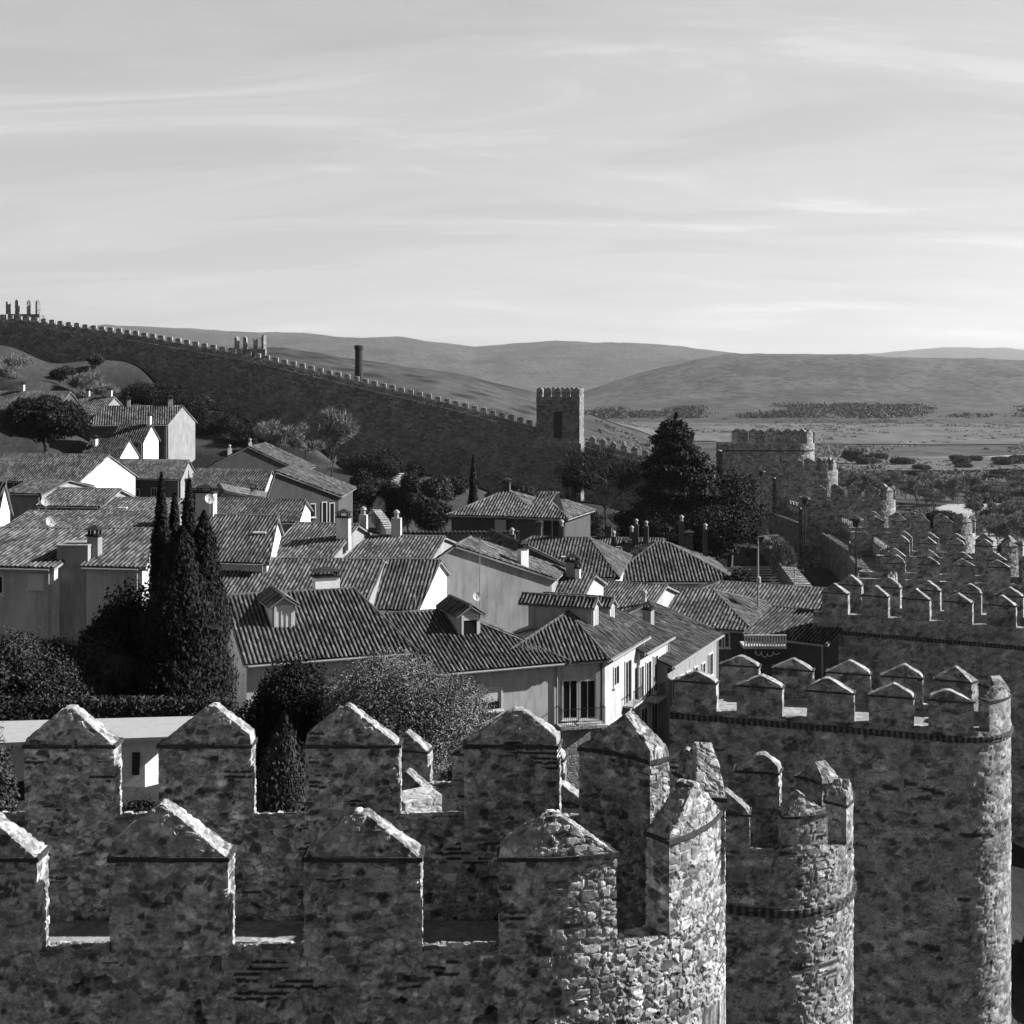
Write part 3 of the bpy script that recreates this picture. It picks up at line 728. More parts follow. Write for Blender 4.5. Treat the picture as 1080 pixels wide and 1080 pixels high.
def cypress(label, x, y, ztop, r, n=9000, size=.2, base=None, group=None, lean=0, mat='leaf_dark', jag=.13):
    rng = np.random.default_rng(int(abs(x)*31+y)); z = gz(x, y)-.1 if base is None else base; h = ztop-z
    root = empty('cypress', (x, y, z), label, 'tree', group)
    n = int(n*2.6); size = size*.55; t = rng.uniform(0, 1, n)**.9; rr = r*np.clip(np.minimum(1, (t+.02)/.08), 0, 1)*(1-t**2.6)**.8*(1+.12*np.sin(t*23+x)+rng.normal(0, jag, n))
    a = rng.uniform(0, 2*math.pi, n); rho = rr*np.sqrt(rng.uniform(.35, 1, n))
    lump = .82+.3*vnoise(np.column_stack([np.cos(a)*2+x, np.sin(a)*2, t*h*.7]), 4)
    p = np.column_stack([x+lean*t+rho*lump*np.cos(a), y+rho*lump*np.sin(a), z+.05*h+t*h*.95])
    nr = np.column_stack([np.cos(a), np.sin(a), .2+0*a])+rng.normal(0, .5, (n, 3)); nr /= np.linalg.norm(nr, axis=1, keepdims=True)
    tt = np.array([0, 0, 1.])+rng.normal(0, .35, (n, 3)); tt -= nr*(tt*nr).sum(1, keepdims=True); tt /= np.linalg.norm(tt, axis=1, keepdims=True)
    b = np.cross(nr, tt); sz = size*rng.uniform(.6, 1.5, n)[:, None]
    V = np.stack([p-tt*sz, p+b*sz*.35, p+tt*sz, p-b*sz*.35], 1).reshape(-1, 3); i = np.arange(n)*4
    tone = np.clip(vnoise(p*1.3, 2)*1.3-.2+rng.uniform(-.2, .2, n), 0, 1)
    mb = MB(); mb.tube((x, y, z), (x+lean, y, z+h*.9), r*.18, .03, 8); mb.build('trunk', M['bark'], root)
    mesh('crown', V, np.stack([i, i+1, i+2, i+3], -1), M[mat], root, tone=np.repeat(tone, 4))
    return root
def conifer(label, x, y, ztop, r, n=16000, size=.5, base=None, layers=13, group=None, name='cedar', mat='leaf_dark'):
    rng = np.random.default_rng(int(abs(x)*17+y)); z = gz(x, y)-.1 if base is None else base; h = ztop-z
    root = empty(name, (x, y, z), label, 'tree', group); C = []; R = []
    mb = MB(); mb.tube((x, y, z), (x, y, ztop-.5), h*.022, .05, 8)
    for k in range(layers):
        t = k/(layers-1); zz = z+h*(.12+.85*t); rr = r*(1-t)**.55*(1 if t < .97 else .3)+.3
        m = int(5+5*(1-t))
        for j in range(m):
            a = 6.283*j/m+rng.uniform(-.4, .4)+k; l = rr*rng.uniform(.55, 1.1)
            c = (x+math.cos(a)*l*.6, y+math.sin(a)*l*.6, zz-l*.05+rng.uniform(-.3, .3)); C.append(c); R.append((l*.5, l*.5, h*.028+l*.07))
            mb.tube((x, y, zz-.3), (x+math.cos(a)*l, y+math.sin(a)*l, zz), h*.006*(1.2-t), .03, 5)
    V, q, t = leaves(C, R, n, size, rng, .2, 0, .6)
    mb.build('trunk', M['bark'], root); mesh('crown', V, q, M[mat], root, tone=t)
    return root
def bare_mesh(h, r, seed, n=2600, tw=.05, up=.9, trunk=True):
    """twig strands radiating from limbs; returns (trunk MB, V, q, tone) in local coords"""
    rng = np.random.default_rng(seed); mb = MB(); tips = []
    def grow(p, d, l, rad, lev):
        q = p+d*l
        mb.tube(p, q, rad, rad*.65, 5)
        if lev == 0: tips.append((q, d)); return
        for _ in range(3 if lev > 1 else 4):
            nd = (d+Vector(rng.normal(0, .48, 3))); nd.z = max(nd.z, .05)+.12; nd.normalize()
            grow(q, nd, l*rng.uniform(.6, .85), rad*.6, lev-1)
            if rng.uniform() < .4: tips.append((p.lerp(q, .7), nd))
    grow(Vector((0, 0, 0)), Vector((rng.normal(0, .05), rng.normal(0, .05), 1)), h*.27, h*.018, 4)
    P0 = np.array([tuple(t[0]) for t in tips]); D0 = np.array([tuple(t[1]) for t in tips])
    sx = r/max(.1, np.abs(P0[:, :2]).max())*.85; sc = np.array([sx, sx, h*.86/P0[:, 2].max()])
    mb.V = [tuple(np.array(v)*sc) for v in mb.V]; P0 = P0*sc
    k = rng.integers(0, len(P0), n); p = P0[k]+rng.normal(0, r*.07, (n, 3)); d = D0[k]+rng.normal(0, .5, (n, 3)); d[:, 2] += up*.3
    d /= np.linalg.norm(d, axis=1, keepdims=True); l = h*.09*rng.uniform(.4, 1.3, n)[:, None]
    s = np.cross(d, rng.normal(size=(n, 3))); s /= np.linalg.norm(s, axis=1, keepdims=True)
    V = np.stack([p-s*tw, p+s*tw, p+d*l], 1).reshape(-1, 3); i = np.arange(n)*3
    return mb, V, np.stack([i, i+1, i+2], -1), np.repeat(np.clip(rng.uniform(0, 1, n), 0, 1), 3)
def bare_tree(label, x, y, h, r, n=2600, tw=.05, seed=1, group=None, base=None, name='bare_tree', mat='leaf_dry'):
    z = gz(x, y)-.1 if base is None else base
    root = empty(name, (x, y, z), label, 'tree', group)
    mb, V, q, t = bare_mesh(h, r, seed, n, tw); o = np.array([x, y, z])
    mesh('trunk', np.array(mb.V)+o, mb.F, M['bark'], root); mesh('crown', V+o, q, M[mat], root, tone=t)
    return root

# ------------------------------------------------------------------ curtain walls
def inst(me, name, parent, p, rz=0, sc=(1, 1, 1)):
    o = bpy.data.objects.new(name, me); COL.objects.link(o); o.parent = parent
    r = root_of(parent); o.location = Vector(p)-r.location; o.rotation_euler = (0, 0, rz); o.scale = sc
    return o
_mm = {}
def merlon_mesh(w, t, h, c, mat):
    k = (w, t, h, c, mat)
    if k not in _mm:
        V = []; nx = 6; nz = 5
        g = Grid(); merlon_grid(g, 0, w, t, 0, h, h+c, .22, inset=.06)
        Lp = lambda A: np.column_stack([A[:, 0], A[:, 1]-t/2, A[:, 2]])
        o = g.finish('merlon', M[mat], None, Lp, .45, .05, 9, stone=(.10, .36, .26))
        me = o.data; bpy.data.objects.remove(o); _mm[k] = me
    return _mm[k]
def curtain(label, pts, thick, side, zb, mw, mh, mc, sp, mat='stone_dark', par_h=.9, par_t=.5, mmat='carved_far', walk='floor'):
    """pts (x,y,zwalk); parapet on the outer side (side=+1: right of travel)"""
    root = empty('city_wall', (pts[0][0], pts[0][1], zb), label, 'wall', 'stretches of the city wall')
    P_ = [Vector(p) for p in pts]; n = len(P_); off = []
    for i in range(n):
        a = P_[max(0, i-1)]; b = P_[min(n-1, i+1)]; d = (b-a); d.z = 0; d.normalize(); off.append(Vector((d.y, -d.x, 0))*side)
    O = P_; I = [p-o*thick for p, o in zip(P_, off)]
    mb = MB()
    for i in range(n-1):
        a, b, c, d = O[i], O[i+1], I[i+1], I[i]
        V = [Vector((a.x, a.y, zb)), Vector((b.x, b.y, zb)), Vector((c.x, c.y, zb)), Vector((d.x, d.y, zb)), a, b, c, d]
        mb.add(V, [(0, 1, 5, 4), (2, 3, 7, 6), (4, 5, 6, 7)]+([(3, 0, 4, 7)] if i == 0 else [])+([(1, 2, 6, 5)] if i == n-2 else []))
    mb.build('wall', M[mat], root)
    pb = MB(); kb = MB()
    for i in range(n-1):
        ln = (O[i+1]-O[i]).length; up = Vector((0, 0, par_h))
        a, b = O[i]+off[i]*.03, O[i+1]+off[i+1]*.03; c, d = O[i+1]-off[i+1]*par_t, O[i]-off[i]*par_t; dn = Vector((0, 0, -.3))
        pb.add([a+dn, b+dn, c+dn, d+dn, a+up, b+up, c+up, d+up], [(0, 1, 5, 4), (2, 3, 7, 6), (4, 5, 6, 7), (3, 0, 4, 7), (1, 2, 6, 5)])
        a, b = I[i]-off[i]*.04, I[i+1]-off[i+1]*.04; c, d = I[i+1]+off[i+1]*.3, I[i]+off[i]*.3; up = Vector((0, 0, .22))
        kb.add([a+dn, b+dn, c+dn, d+dn, a+up, b+up, c+up, d+up], [(0, 1, 5, 4), (2, 3, 7, 6), (4, 5, 6, 7), (3, 0, 4, 7), (1, 2, 6, 5)])
    pb.build('parapet', M[mat], root); kb.build('walk_kerb', M[mat], root)
    me = merlon_mesh(mw, par_t, mh, mc, mmat)
    tot = sum((O[i+1]-O[i]).length for i in range(n-1)); acc = sp*.5; k = 0
    seg = 0; start = 0
    while acc < tot:
        while acc > start+(O[seg+1]-O[seg]).length: start += (O[seg+1]-O[seg]).length; seg += 1
        t = (acc-start)/(O[seg+1]-O[seg]).length; p = O[seg].lerp(O[seg+1], t)
        o = off[seg].lerp(off[seg+1], t).normalized(); d = O[seg+1]-O[seg]
        inst(me, 'merlon', root, p-o*(par_t/2)+Vector((0, 0, par_h-.03)), math.atan2(d.y, d.x), (1, 1, random.uniform(.93, 1.07))); acc += sp
    return root
def build_walls():
    # stretches between the towers, running away from the camera then turning left
    curtain('shaded stretch between the sunlit round tower and the large round tower', [(6.4, 42.5, -18.6), (8.4, 50, -18.9)], 2.8, 1, -30, .5, .3, .15, 2.5, 'stone', par_h=.5)
    curtain('shaded stretch behind the large round tower reaching the tower cut by the right edge', [(10.5, 58, -19.2), (19.5, 80, -18.6)], 2.8, 1, -30, .5, .3, .15, 2.4, par_h=.5)
    curtain('dark stretch with walkway between the first two towers beyond the bar terrace', [(24, 86, -16.3), (28.8, 99, -16.6)], 3, 1, -30, 1.3, 1., .5, 2.3)
    curtain('stretch with walkway descending past the tall wall lantern', [(30, 104.5, -16.8), (34.5, 120, -17.8)], 3, 1, -31, 1.3, 1., .5, 2.1)
    curtain('stretch of descending walkway halfway to the far corner, parapet crenels catching light', [(36, 126, -18.2), (40, 146, -19.4)], 3, 1, -31, 1.2, 1., .45, 1.9)
    curtain('lower stretch of walkway between the white nosed tower and the horned tower', [(41, 149, -19.6), (44.5, 178, -20.8)], 3, 1, -32, 1.2, 1., .45, 1.9)
    curtain('last descending stretch before the far corner tower, beside the lantern mast', [(45, 185, -21), (44, 212, -21.4)], 3, 1, -33, 1.2, 1., .45, 1.9)
    def W(px, py, D): p = P(px, py, D); return (p.x, p.y, p.z-2.15)
    curtain('long far wall climbing from the square tower up the hill to the left edge',
            [W(612, 457, 264), W(598, 454, 264), W(540, 438, 265), W(480, 422, 266), W(430, 410, 267), W(380, 398, 268), W(330, 386, 269), W(280, 374, 270), W(240, 366, 271),
             W(200, 359, 272), W(150, 350, 274), W(100, 343, 276), W(50, 336, 278), W(0, 331, 280), W(-90, 322, 284)],
            2.6, 1, -34, 1.2, .95, .1, 1.9, par_h=1.15, par_t=.7)
    curtain('low end of the far city wall between the square tower and the big cedar',
            [W(775, 505, 258), W(740, 494, 260), W(690, 478, 262), W(650, 469, 263), W(618, 460, 264)], 2.6, 1, -36, 1.3, 1.0, .55, 2.15, par_h=1.15, par_t=.7)

def square_tower():
    c = P(591, 455, 266); zt = ZY(424, 262); zb = -34
    root = empty('square_tower', (c.x, c.y, zb), 'square tower with dark doorway and crenels on the far wall, right side sunlit', 'tower')
    ry = math.radians(-10); w = 8.6; mb = MB(); mb.box((c.x, c.y, zb), w, 7, zt-zb, ry)
    mb.build('wall', M['stone_dark'], root)
    ca, sa = math.cos(ry), math.sin(ry)
    def Q(x, y, z): return (c.x+x*ca-y*sa, c.y+x*sa+y*ca, z)
    d = MB(); d.box(Q(0, -3.5, ZY(462, 262)), 1.7, .12, 5.2, ry); d.build('doorway', M['iron'], root)
    p = MB()
    for a, b, sx, sy in ((0, -3.25, w+.1, .6), (0, 3.25, w+.1, .6), (-w/2+.25, 0, .6, 5.88), (w/2-.25, 0, .6, 5.88)): p.box(Q(a, b, zt-.2), sx, sy, 1.2, ry)
    p.build('parapet', M['stone_dark'], root)
    me = merlon_mesh(1.15, .6, 1.5, .5, 'carved_far')
    for x in (-3.7, -1.9, 0, 1.9, 3.7):
        for y in (-3.25, 3.25): inst(me, 'merlon', root, Q(x, y, zt+.98), ry)
    for y in (-1.6, .2, 1.9):
        for x in (-w/2+.25, w/2-.25): inst(me, 'merlon', root, Q(x, y, zt+.98), ry+math.pi/2)
    for px, D, lab, tall in ((26, 281, 'ruined turret with tall gapped merlons at the upper left end of the far wall', 2.6), (265, 271.5, 'turret of four tall merlons halfway up the far wall', 2.6)):
        py = 331 if px < 100 else 368
        q = P(px, py, D); r = empty('wall_turret', (q.x, q.y, q.z-6), lab, 'turret')
        b = MB(); b.box((q.x, q.y+1, q.z-6), 5.6 if px > 100 else 6.4, 4.6, 5.9, .12); b.build('wall', M['stone_dark'], r)
        me2 = merlon_mesh(1.0, .7, tall, .35, 'carved_far')
        for dx in (-2.5, -.95, .95, 2.5):
            inst(me2, 'merlon', r, (q.x+dx*(1.25 if px < 100 else 1.1), q.y-.9, q.z-.12), .12+dx*.3, (.75, 1, random.uniform(.8, 1.08)))
    q = P(378.5, 364, 290); r = empty('brick_chimney', (q.x, q.y, -30), 'tall brick factory chimney rising behind the far city wall', 'chimney')
    m = MB(); m.lathe((q.x, q.y, -30), [(1.3, 0), (.82, 30+q.z-.9), (.82, 30+q.z-.85)], 14); m.build('shaft', M['brick'], r)
    m = MB(); m.lathe((q.x, q.y, q.z-.9), [(.98, 0), (1.02, .2), (1.02, .7), (.86, .9)], 14); m.build('rim', M['brick'], r)

# ------------------------------------------------------------------ houses
def build_houses():
    H = {}
    H['1'] = house('house with long tiled slope and shuttered dormer, beside the cypresses', (260, 72), (430, 75.3), w=13, py=697, rise=2.5, hipr=1.5, wall='cream', tile='tile_dark', tl=.25, course=.4,
          chim=[(.66, .53, dict(w=1.5, d=.9, h=.95, mat='white'))])
    dormer(H['1'], .285, .22, 1.35, 1.35, 3.0, True)
    H['2'] = house('house with open dormer window and a half drawn roller blind by the corner house', (405, 73.3), (591, 77.3), w=12.5, z=-16.3, rise=2.15, hipr=5.0, wall='cream', tile='tile_dark', tl=.25, course=.4,
          front=[(505, 528, 727, 748, dict(mat='blind'))])
    dormer(H['2'], .585, .26, 1.35, 1.3, 3.0, False)
    m = MB(); p = wall_pt(H['2']['fl'], H['2']['fr'], 518); n = H['2']['n']; m.box((p.x+n.x*.02, p.y+n.y*.02, ZY(747.5, p.y)), .95, .08, .42, math.atan2(H['2']['u'].y, H['2']['u'].x)); m.build('open_sash', M['glass'], H['2']['root'])
    # corner house: street side is its 'front'
    fl, fr = (638, 78), (679, 85)
    FLv, FRv = Vector(XY(*fl)), Vector(XY(*fr)); BLv = Vector(XY(520, 76.3)); BR = FRv+BLv-FLv
    H['c'] = house('corner house with iron balcony and stone base at the street bend', fl, fr, BR=(540+BR.x/BR.y*F, BR.y), z=-16.28, rise=1.9, hipl=5.2, ridge=.62, wall='cream', tile='tile_dark', tl=.25, course=.4, ov=.4,
          front=[(647, 652, 703, 722), (659, 665, 697, 741), (641, 655, 760, 792), (663, 668, 764, 792)])
    c = H['c']; lu = (c['fl']-c['bl']).normalized(); ln = Vector((lu.y, -lu.x)); root = c['root']
    winpx(root, c['bl'], c['fl'], ln, [(594, 608, 718, 757), (612, 627, 718, 757)])
    p = wall_pt(c['bl'], c['fl'], 610); rz = math.atan2(lu.y, lu.x); z = ZY(760, p.y); q = p+ln*.55
    m = MB(); m.box((q.x, q.y, z-.22), 2.75, 1.1, .16, rz); m.box((q.x-ln.x*.1, q.y-ln.y*.1, z-.34), 2.4, .8, .12, rz); b = m.build('balcony', M['granite'], root)
    r = MB(); 
    for k in range(22):
        a = q+lu*(-1.3+k*2.6/21)+ln*.5; r.tube((a.x, a.y, z-.06), (a.x, a.y, z+.95), .014, n=4)
    for sgn in (-1.3, 1.3):
        for k in range(6): a = q+lu*sgn+ln*(.5-k*.19); r.tube((a.x, a.y, z-.06), (a.x, a.y, z+.95), .014, n=4)
        a = q+lu*sgn+ln*.5; e = q+lu*sgn-ln*.5; r.tube((a.x, a.y, z+.95), (e.x, e.y, z+.95), .03, n=4)
    a = q+lu*-1.3+ln*.5; e = q+lu*1.3+ln*.5; r.tube((a.x, a.y, z+.95), (e.x, e.y, z+.95), .03, n=4); r.tube((a.x, a.y, z+.05), (e.x, e.y, z+.05), .02, n=4)
    r.build('railing', M['iron'], b)
    p0 = wall_pt(c['bl'], c['fl'], 574); p1 = c['fl']; mid = (p0+p1)/2+ln*.03
    m = MB(); m.box((mid.x, mid.y, c['zb']), (p1-p0).length, .1, ZY(768, mid.y)-c['zb'], rz); m.build('stone_base', M['granite'], root)
    m = MB(); a = c['fl']+ln*.1-lu*.25; m.tube((a.x, a.y, c['zb']), (a.x, a.y, c['ze']-.2), .06, n=8); m.build('drainpipe', M['iron'], root)
    def street_dormer(h, a, b):
        """long dormer facing the street: tiled ridge, whitewashed end"""
        dormer(h, a, b, 1.0, 1.35, 4.2, True, rise=.35)
    street_dormer(H['c'], .62, .34)
    H['3'] = house('narrow street house with small balconies between the corner house and the last street house', (675, 83.6), (705, 89), w=9.5, z=-17.1, rise=1.7, wall='cream', tile='tile_dark', ov=.4,
          front=[(674, 678, 703, 736), (681, 686, 698, 735), (689, 693, 692, 728), (676, 682, 747, 790), (687, 693, 742, 788), (697, 700, 738, 760)])
    street_dormer(H['3'], .42, .30)
    for i, h in enumerate((H['c'], H['3'])):
        u = h['u']; nn = h['n']; p = wall_pt(h['fl'], h['fr'], (662, 687)[i]); z = ZY((741, 736)[i], p.y); q = p+nn*.35; rz = math.atan2(u.y, u.x)
        m = MB(); m.box((q.x, q.y, z-.1), 1.9, .7, .12, rz); b = m.build('balcony', M['granite'], h['root'])
        r = MB()
        for k in range(12): a = q+u*(-.9+k*1.8/11)+nn*.3; r.tube((a.x, a.y, z), (a.x, a.y, z+.9), .015, n=4)
        a = q-u*.9+nn*.3; e = q+u*.9+nn*.3; r.tube((a.x, a.y, z+.9), (e.x, e.y, z+.9), .03, n=4)
        r.build('railing', M['iron'], b)
    H['4'] = house('last street house on the right with square chimney and a row of narrow windows', (704, 86.5), (757, 97.5), w=10, py=701, rise=1.8, wall='grey', tile='tile_dark', ov=.4,
          chim=[(.42, .30, dict(w=.75, d=.6, h=1.5, mat='grey'))],
          front=[(709, 713, 716, 737), (717, 720, 713, 730), (724, 727, 709, 726), (732, 735, 704, 720), (740, 743, 700, 715), (747, 751, 690, 712), (708, 712, 762, 780)])
    H['5'] = house('big plastered gable with tiled verge behind the dormer houses, aerial mast in front', (415, 89.5), (582, 95), BR=(592, 99.5), py=622, rise=2.7, front_gable=True, ridge=.38, wall='grey', tile='tile', chim=[(.80, .12, dict(w=.6, d=.6, h=1.3, mat='white'))])
    H['6'] = house('roof with weathered slanting tile rows ending in a rough whitewashed gable', (372, 86), (440, 85.4), BR=(481, 93.5), z=-14.6, rise=2.35, gable='white', tile='tile', wall='cream')
    H['7'] = house('long low roof behind the shuttered dormer house with moss patches', (215, 83.5), (384, 82.6), w=12, z=-13.9, rise=1.8, tile='tile', wall='grey')
    H['8'] = house('steep tiled roof with roof window and bright triangular gable right of the cypress tips', (200, 88), (281, 87), BR=(299, 97), z=-11.85, rise=2.3, gable='white', tile='tile', wall='cream', chim=[(.05, .5, dict(w=1.3, d=.7, h=1.6, mat='cream'))])
    h = H['8']; p = h['rp'](.84, .3); m = MB(); m.box((p.x, p.y, p.z), .9, .8, .12, 0); o = m.build('roof_window', M['trim'], h['roof'])
    H['9'] = house('narrow dark roof behind the roof window house with white stepped gable', (205, 104), (313, 103), BR=(327, 112), z=-11.0, rise=1.2, gable='white', tile='tile_dark', wall='grey')
    H['10'] = house('ribbed roof with a tall plain chimney between the triangular white gable and the parked cars', (283, 92), (346, 91), w=11, z=-12.4, rise=1.8, tile='tile', chim=[(.98, .3, dict(w=.9, d=.6, h=1.5, mat='cream'))])
    H['11'] = house('ribbed roof carrying two slim chimneys in front of the parked cars', (347, 93.2), (448, 92.2), w=12, z=-12.9, rise=1.2, tile='tile', chim=[(.13, .5, dict(w=.6, d=.5, h=1.6, mat='cream', kind='pot')), (.5, .5, dict(w=.7, d=.5, h=1.4, mat='cream', kind='pot'))])
    H['v'] = house('villa with hipped ribbed roofs below the far wall, beside the slim cypress', (476, 141), (568, 139), w=12, z=-14.3, rise=2.0, hipl=4.5, hipr=4.5, wall='dark', tile='tile_light', tl=.33, group='villas below the far wall', front=[(523, 533, 549, 560, dict(mat='blind'))], chim=[(.5, .5, dict(w=.7, d=.7, h=.9, mat='dark'))])
    H['v2'] = house('hipped pavilion wing of the villa with open dark porch and pale posts', (538, 136), (596, 134), w=9, z=-13.9, rise=2.0, hipl=3.8, hipr=4.2, wall='dark', tile='tile_light', tl=.33, group='villas below the far wall', front=[(573, 592, 549, 566, dict(sill=False))])
    H['13'] = house('long house with brilliant white gable end facing right, three framed windows under the eave', (-45, 178), (83, 174), BR=(143, 184), py=505, rise=3.1, gable='white', wall='dark', tile='tile', tl=.35, sub=4, front=[(15, 22, 509, 516), (41, 53, 510, 518), (64, 77, 510, 519)])  # front wall's shade painted as a dark colour beside the white end
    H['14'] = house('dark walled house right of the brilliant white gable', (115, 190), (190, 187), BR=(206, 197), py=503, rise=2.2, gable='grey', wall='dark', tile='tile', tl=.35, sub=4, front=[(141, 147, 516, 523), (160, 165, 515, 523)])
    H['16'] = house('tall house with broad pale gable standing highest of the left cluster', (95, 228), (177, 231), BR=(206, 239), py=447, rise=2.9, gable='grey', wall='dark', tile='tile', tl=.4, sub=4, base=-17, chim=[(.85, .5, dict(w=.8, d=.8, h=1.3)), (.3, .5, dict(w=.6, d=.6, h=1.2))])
    H['16b'] = house('annex with slender white gable strip left of the broad pale gable', (118, 219), (151, 218), BR=(167, 223), py=464, rise=2.4, gable='white', wall='grey', tile='tile_dark', tl=.4, sub=4, base=-16, front=[(141, 146, 467, 472)], chim=[(.95, .5, dict(w=.6, d=.6, h=1.5, mat='white'))])
    H['18'] = house('upper house behind the round pine with sloping white verge', (64, 238), (104, 237), BR=(136, 247), py=437, rise=3.0, gable='grey', wall='dark', tile='tile', tl=.4, sub=4, chim=[(.3, .5, dict(w=.6, d=.6, h=1.2)), (.9, .5, dict(w=.6, d=.6, h=1.3))])
    H['17'] = house('topmost house at the left edge partly behind the round pine', (-40, 235), (60, 232), w=9, py=430, rise=2.8, wall='dark', tile='tile', tl=.4, sub=4, chim=[(.5, .5, dict(w=.6, d=.6, h=1.3))])
    H['19'] = house('little house with white triangular gable right below the round pine', (86, 206), (125, 204), BR=(146, 211), py=482, rise=2.6, gable='white', wall='grey', tile='tile_dark', tl=.4, sub=4, chim=[(.2, .3, dict(w=.6, d=.6, h=1.2, mat='white'))])
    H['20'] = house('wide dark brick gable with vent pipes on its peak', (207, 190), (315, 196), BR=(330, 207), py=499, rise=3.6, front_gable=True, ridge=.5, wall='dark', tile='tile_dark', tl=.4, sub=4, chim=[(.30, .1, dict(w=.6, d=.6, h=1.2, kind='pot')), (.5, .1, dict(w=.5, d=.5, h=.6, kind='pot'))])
    H['20b'] = house('low ribbed roof in front of the wide dark brick gable', (200, 163), (278, 161), BR=(292, 171), py=514, rise=1.9, gable='cream', wall='dark', tile='tile_dark', tl=.35, sub=4)
    H['20c'] = house('pale low building with shallow gable below the dark brick gable', (226, 148), (297, 150), w=10, py=531, rise=1.3, front_gable=True, ridge=.15, wall='cream', tile='tile_light', tl=.35, sub=4, chim=[(.6, .2, dict(w=.7, d=.6, h=.8))])
    H['21'] = house('house with one long falling roof line and pale pilasters left of the parked cars', (282, 135), (357, 139), BR=(372, 150), py=526, rise=2.7, front_gable=True, ridge=.12, wall='dark', tile='tile_dark', tl=.35, sub=4, front=[(320, 332, 532, 545), (340, 344, 530, 556, dict(sill=False)), (348, 352, 531, 556, dict(sill=False))])
    H['22'] = house('plain pale walled house at left behind the ribbed terraces', (8, 124), (44, 123), w=8, py=519, rise=.9, wall='grey', tile='tile_dark', tl=.3, sub=4)
    H['22b'] = house('small house cut by the left edge with white sunlit gable', (-60, 101), (-4, 100), BR=(10, 104), py=541, rise=2.2, gable='white', wall='grey', tile='tile_dark', tl=.3, sub=4)
    H['23'] = house('small roof with two pitched bays above the long ribbed terrace', (42, 118), (106, 117), w=7, py=532, rise=1.1, wall='grey', tile='tile_light', tl=.3, sub=5, front=[(60, 80, 536, 541)])
    H['24b'] = house('pale ribbed roof with skylight left of the tallest cypress', (100, 112), (168, 111), w=8, py=544, rise=1.1, wall='dark', tile='tile_light', tl=.3, sub=5)
    H['24'] = house('long low ribbed roof running behind the balcony recess at left', (3, 92), (165, 91), w=9, z=-10.5, rise=.85, wall='grey', tile='tile', tl=.27)
    H['25'] = house('cream walled house at the left edge with one shuttered window', (-60, 70), (57, 69), w=11, py=594, rise=1.2, wall='cream', tile='tile_light', tl=.25, front=[(32, 45, 607, 619, dict(mat='blind')), (-6, 3, 608, 625)])
    H['25b'] = house('house with wind bent tile edge behind the dark garden trees', (91, 69.5), (150, 69), BR=(170, 79), py=595, rise=1.25, wall='cream', tile='tile_light', tl=.25, chim=[(.10, .1, dict(w=.6, d=.5, h=1.1, mat='grey'))])
    m0 = P(75, 577, 69.4); root = empty('stair_block', (m0.x, m0.y, -14), 'plain grey stair block between two tiled roofs at left', 'building')
    m = MB(); m.box((m0.x, m0.y+1.2, -14), 1.62, 2.0, 14+m0.z, 0); m.build('wall', M['grey'], root)
    m = MB(); m.box((m0.x, m0.y+1.2, m0.z-.02), 1.66, 2.1, .10, 0); m.build('coping', M['grey'], root)
    H['28'] = house('broad roof with a hip and small skylights in the middle of the roofscape', (502, 118), (648, 116), w=14, py=604, rise=2.4, hipl=4, hipr=3, tile='tile_dark', tl=.3, sub=5, wall='cream', chim=[(.17, .5, dict(w=.6, d=.6, h=1.4, kind='pot', mat='dark')), (.55, .5, dict(w=.5, d=.5, h=1.1, kind='pot', mat='dark')), (.36, .6, dict(w=.5, d=.5, h=1.4, mat='dark'))])
    H['28b'] = house('farther roof with several skylights next to the chimney cluster', (596, 148), (694, 146), w=12, py=592, rise=2.0, tile='tile_dark', tl=.3, sub=5, chim=[(.4, .5, dict(w=.7, d=.6, h=1.2, mat='dark')), (.72, .4, dict(w=.5, d=.5, h=2.2, kind='pot', mat='dark')), (.83, .4, dict(w=.5, d=.5, h=2.0, kind='pot', mat='dark'))])
    H['29'] = house('wide pyramid roofed house bristling with capped chimneys near the cedar', (640, 125), (774, 125), w=15, py=612, rise=2.6, hipl=5.5, hipr=5.5, tile='tile_dark', tl=.34, sub=5, wall='cream',
          chim=[(.22, .6, dict(w=.8, d=.7, h=1.1, mat='dark')), (.12, .7, dict(w=.45, d=.45, h=2.2, kind='pot', mat='dark')), (.28, .75, dict(w=.45, d=.45, h=2.0, kind='pot', mat='dark')), (.70, .7, dict(w=.5, d=.5, h=2.9, kind='pot', mat='dark')), (.76, .7, dict(w=.8, d=.7, h=1.6, mat='dark')), (.92, .8, dict(w=.45, d=.45, h=3.0, kind='pot', mat='dark'))])
    H['30'] = house('longest ribbed roof reaching right towards the capped merlons', (694, 112), (868, 106), w=13, py=641, rise=1.5, hipl=3.5, tile='tile', tl=.31, wall='dark')
    H['31'] = house('lower ribbed roof with slanting right hip above the dark stone house', (685, 104), (790, 101), w=11.5, py=656, rise=1.8, hipr=4.2, tile='tile', tl=.30, wall='dark', front=[(757, 761, 668, 682), (765, 769, 668, 682)])
    H['32'] = house('small pale ribbed roof wedged behind the two long dormers', (618, 103), (682, 101), w=9, py=640, rise=1.3, tile='tile_light', tl=.25, wall='cream', chim=[(.9, .1, dict(w=.3, d=.3, h=.6, kind='pot'))])
    H['33'] = house('dark gable with light verge tiles behind the plastered gable', (515, 104), (613, 106), w=11, py=608, rise=2.3, front_gable=True, ridge=.4, tile='tile_dark', tl=.28, sub=5, wall='dark')
    H['34'] = house('low roof with white capped chimney left of the two long dormers', (560, 96), (612, 95), w=8, py=630, rise=1.2, tile='tile', tl=.26, wall='cream', chim=[(.62, .45, dict(w=.9, d=.7, h=1.1, mat='grey')), (.75, .4, dict(w=.35, d=.35, h=.8, mat='white'))])
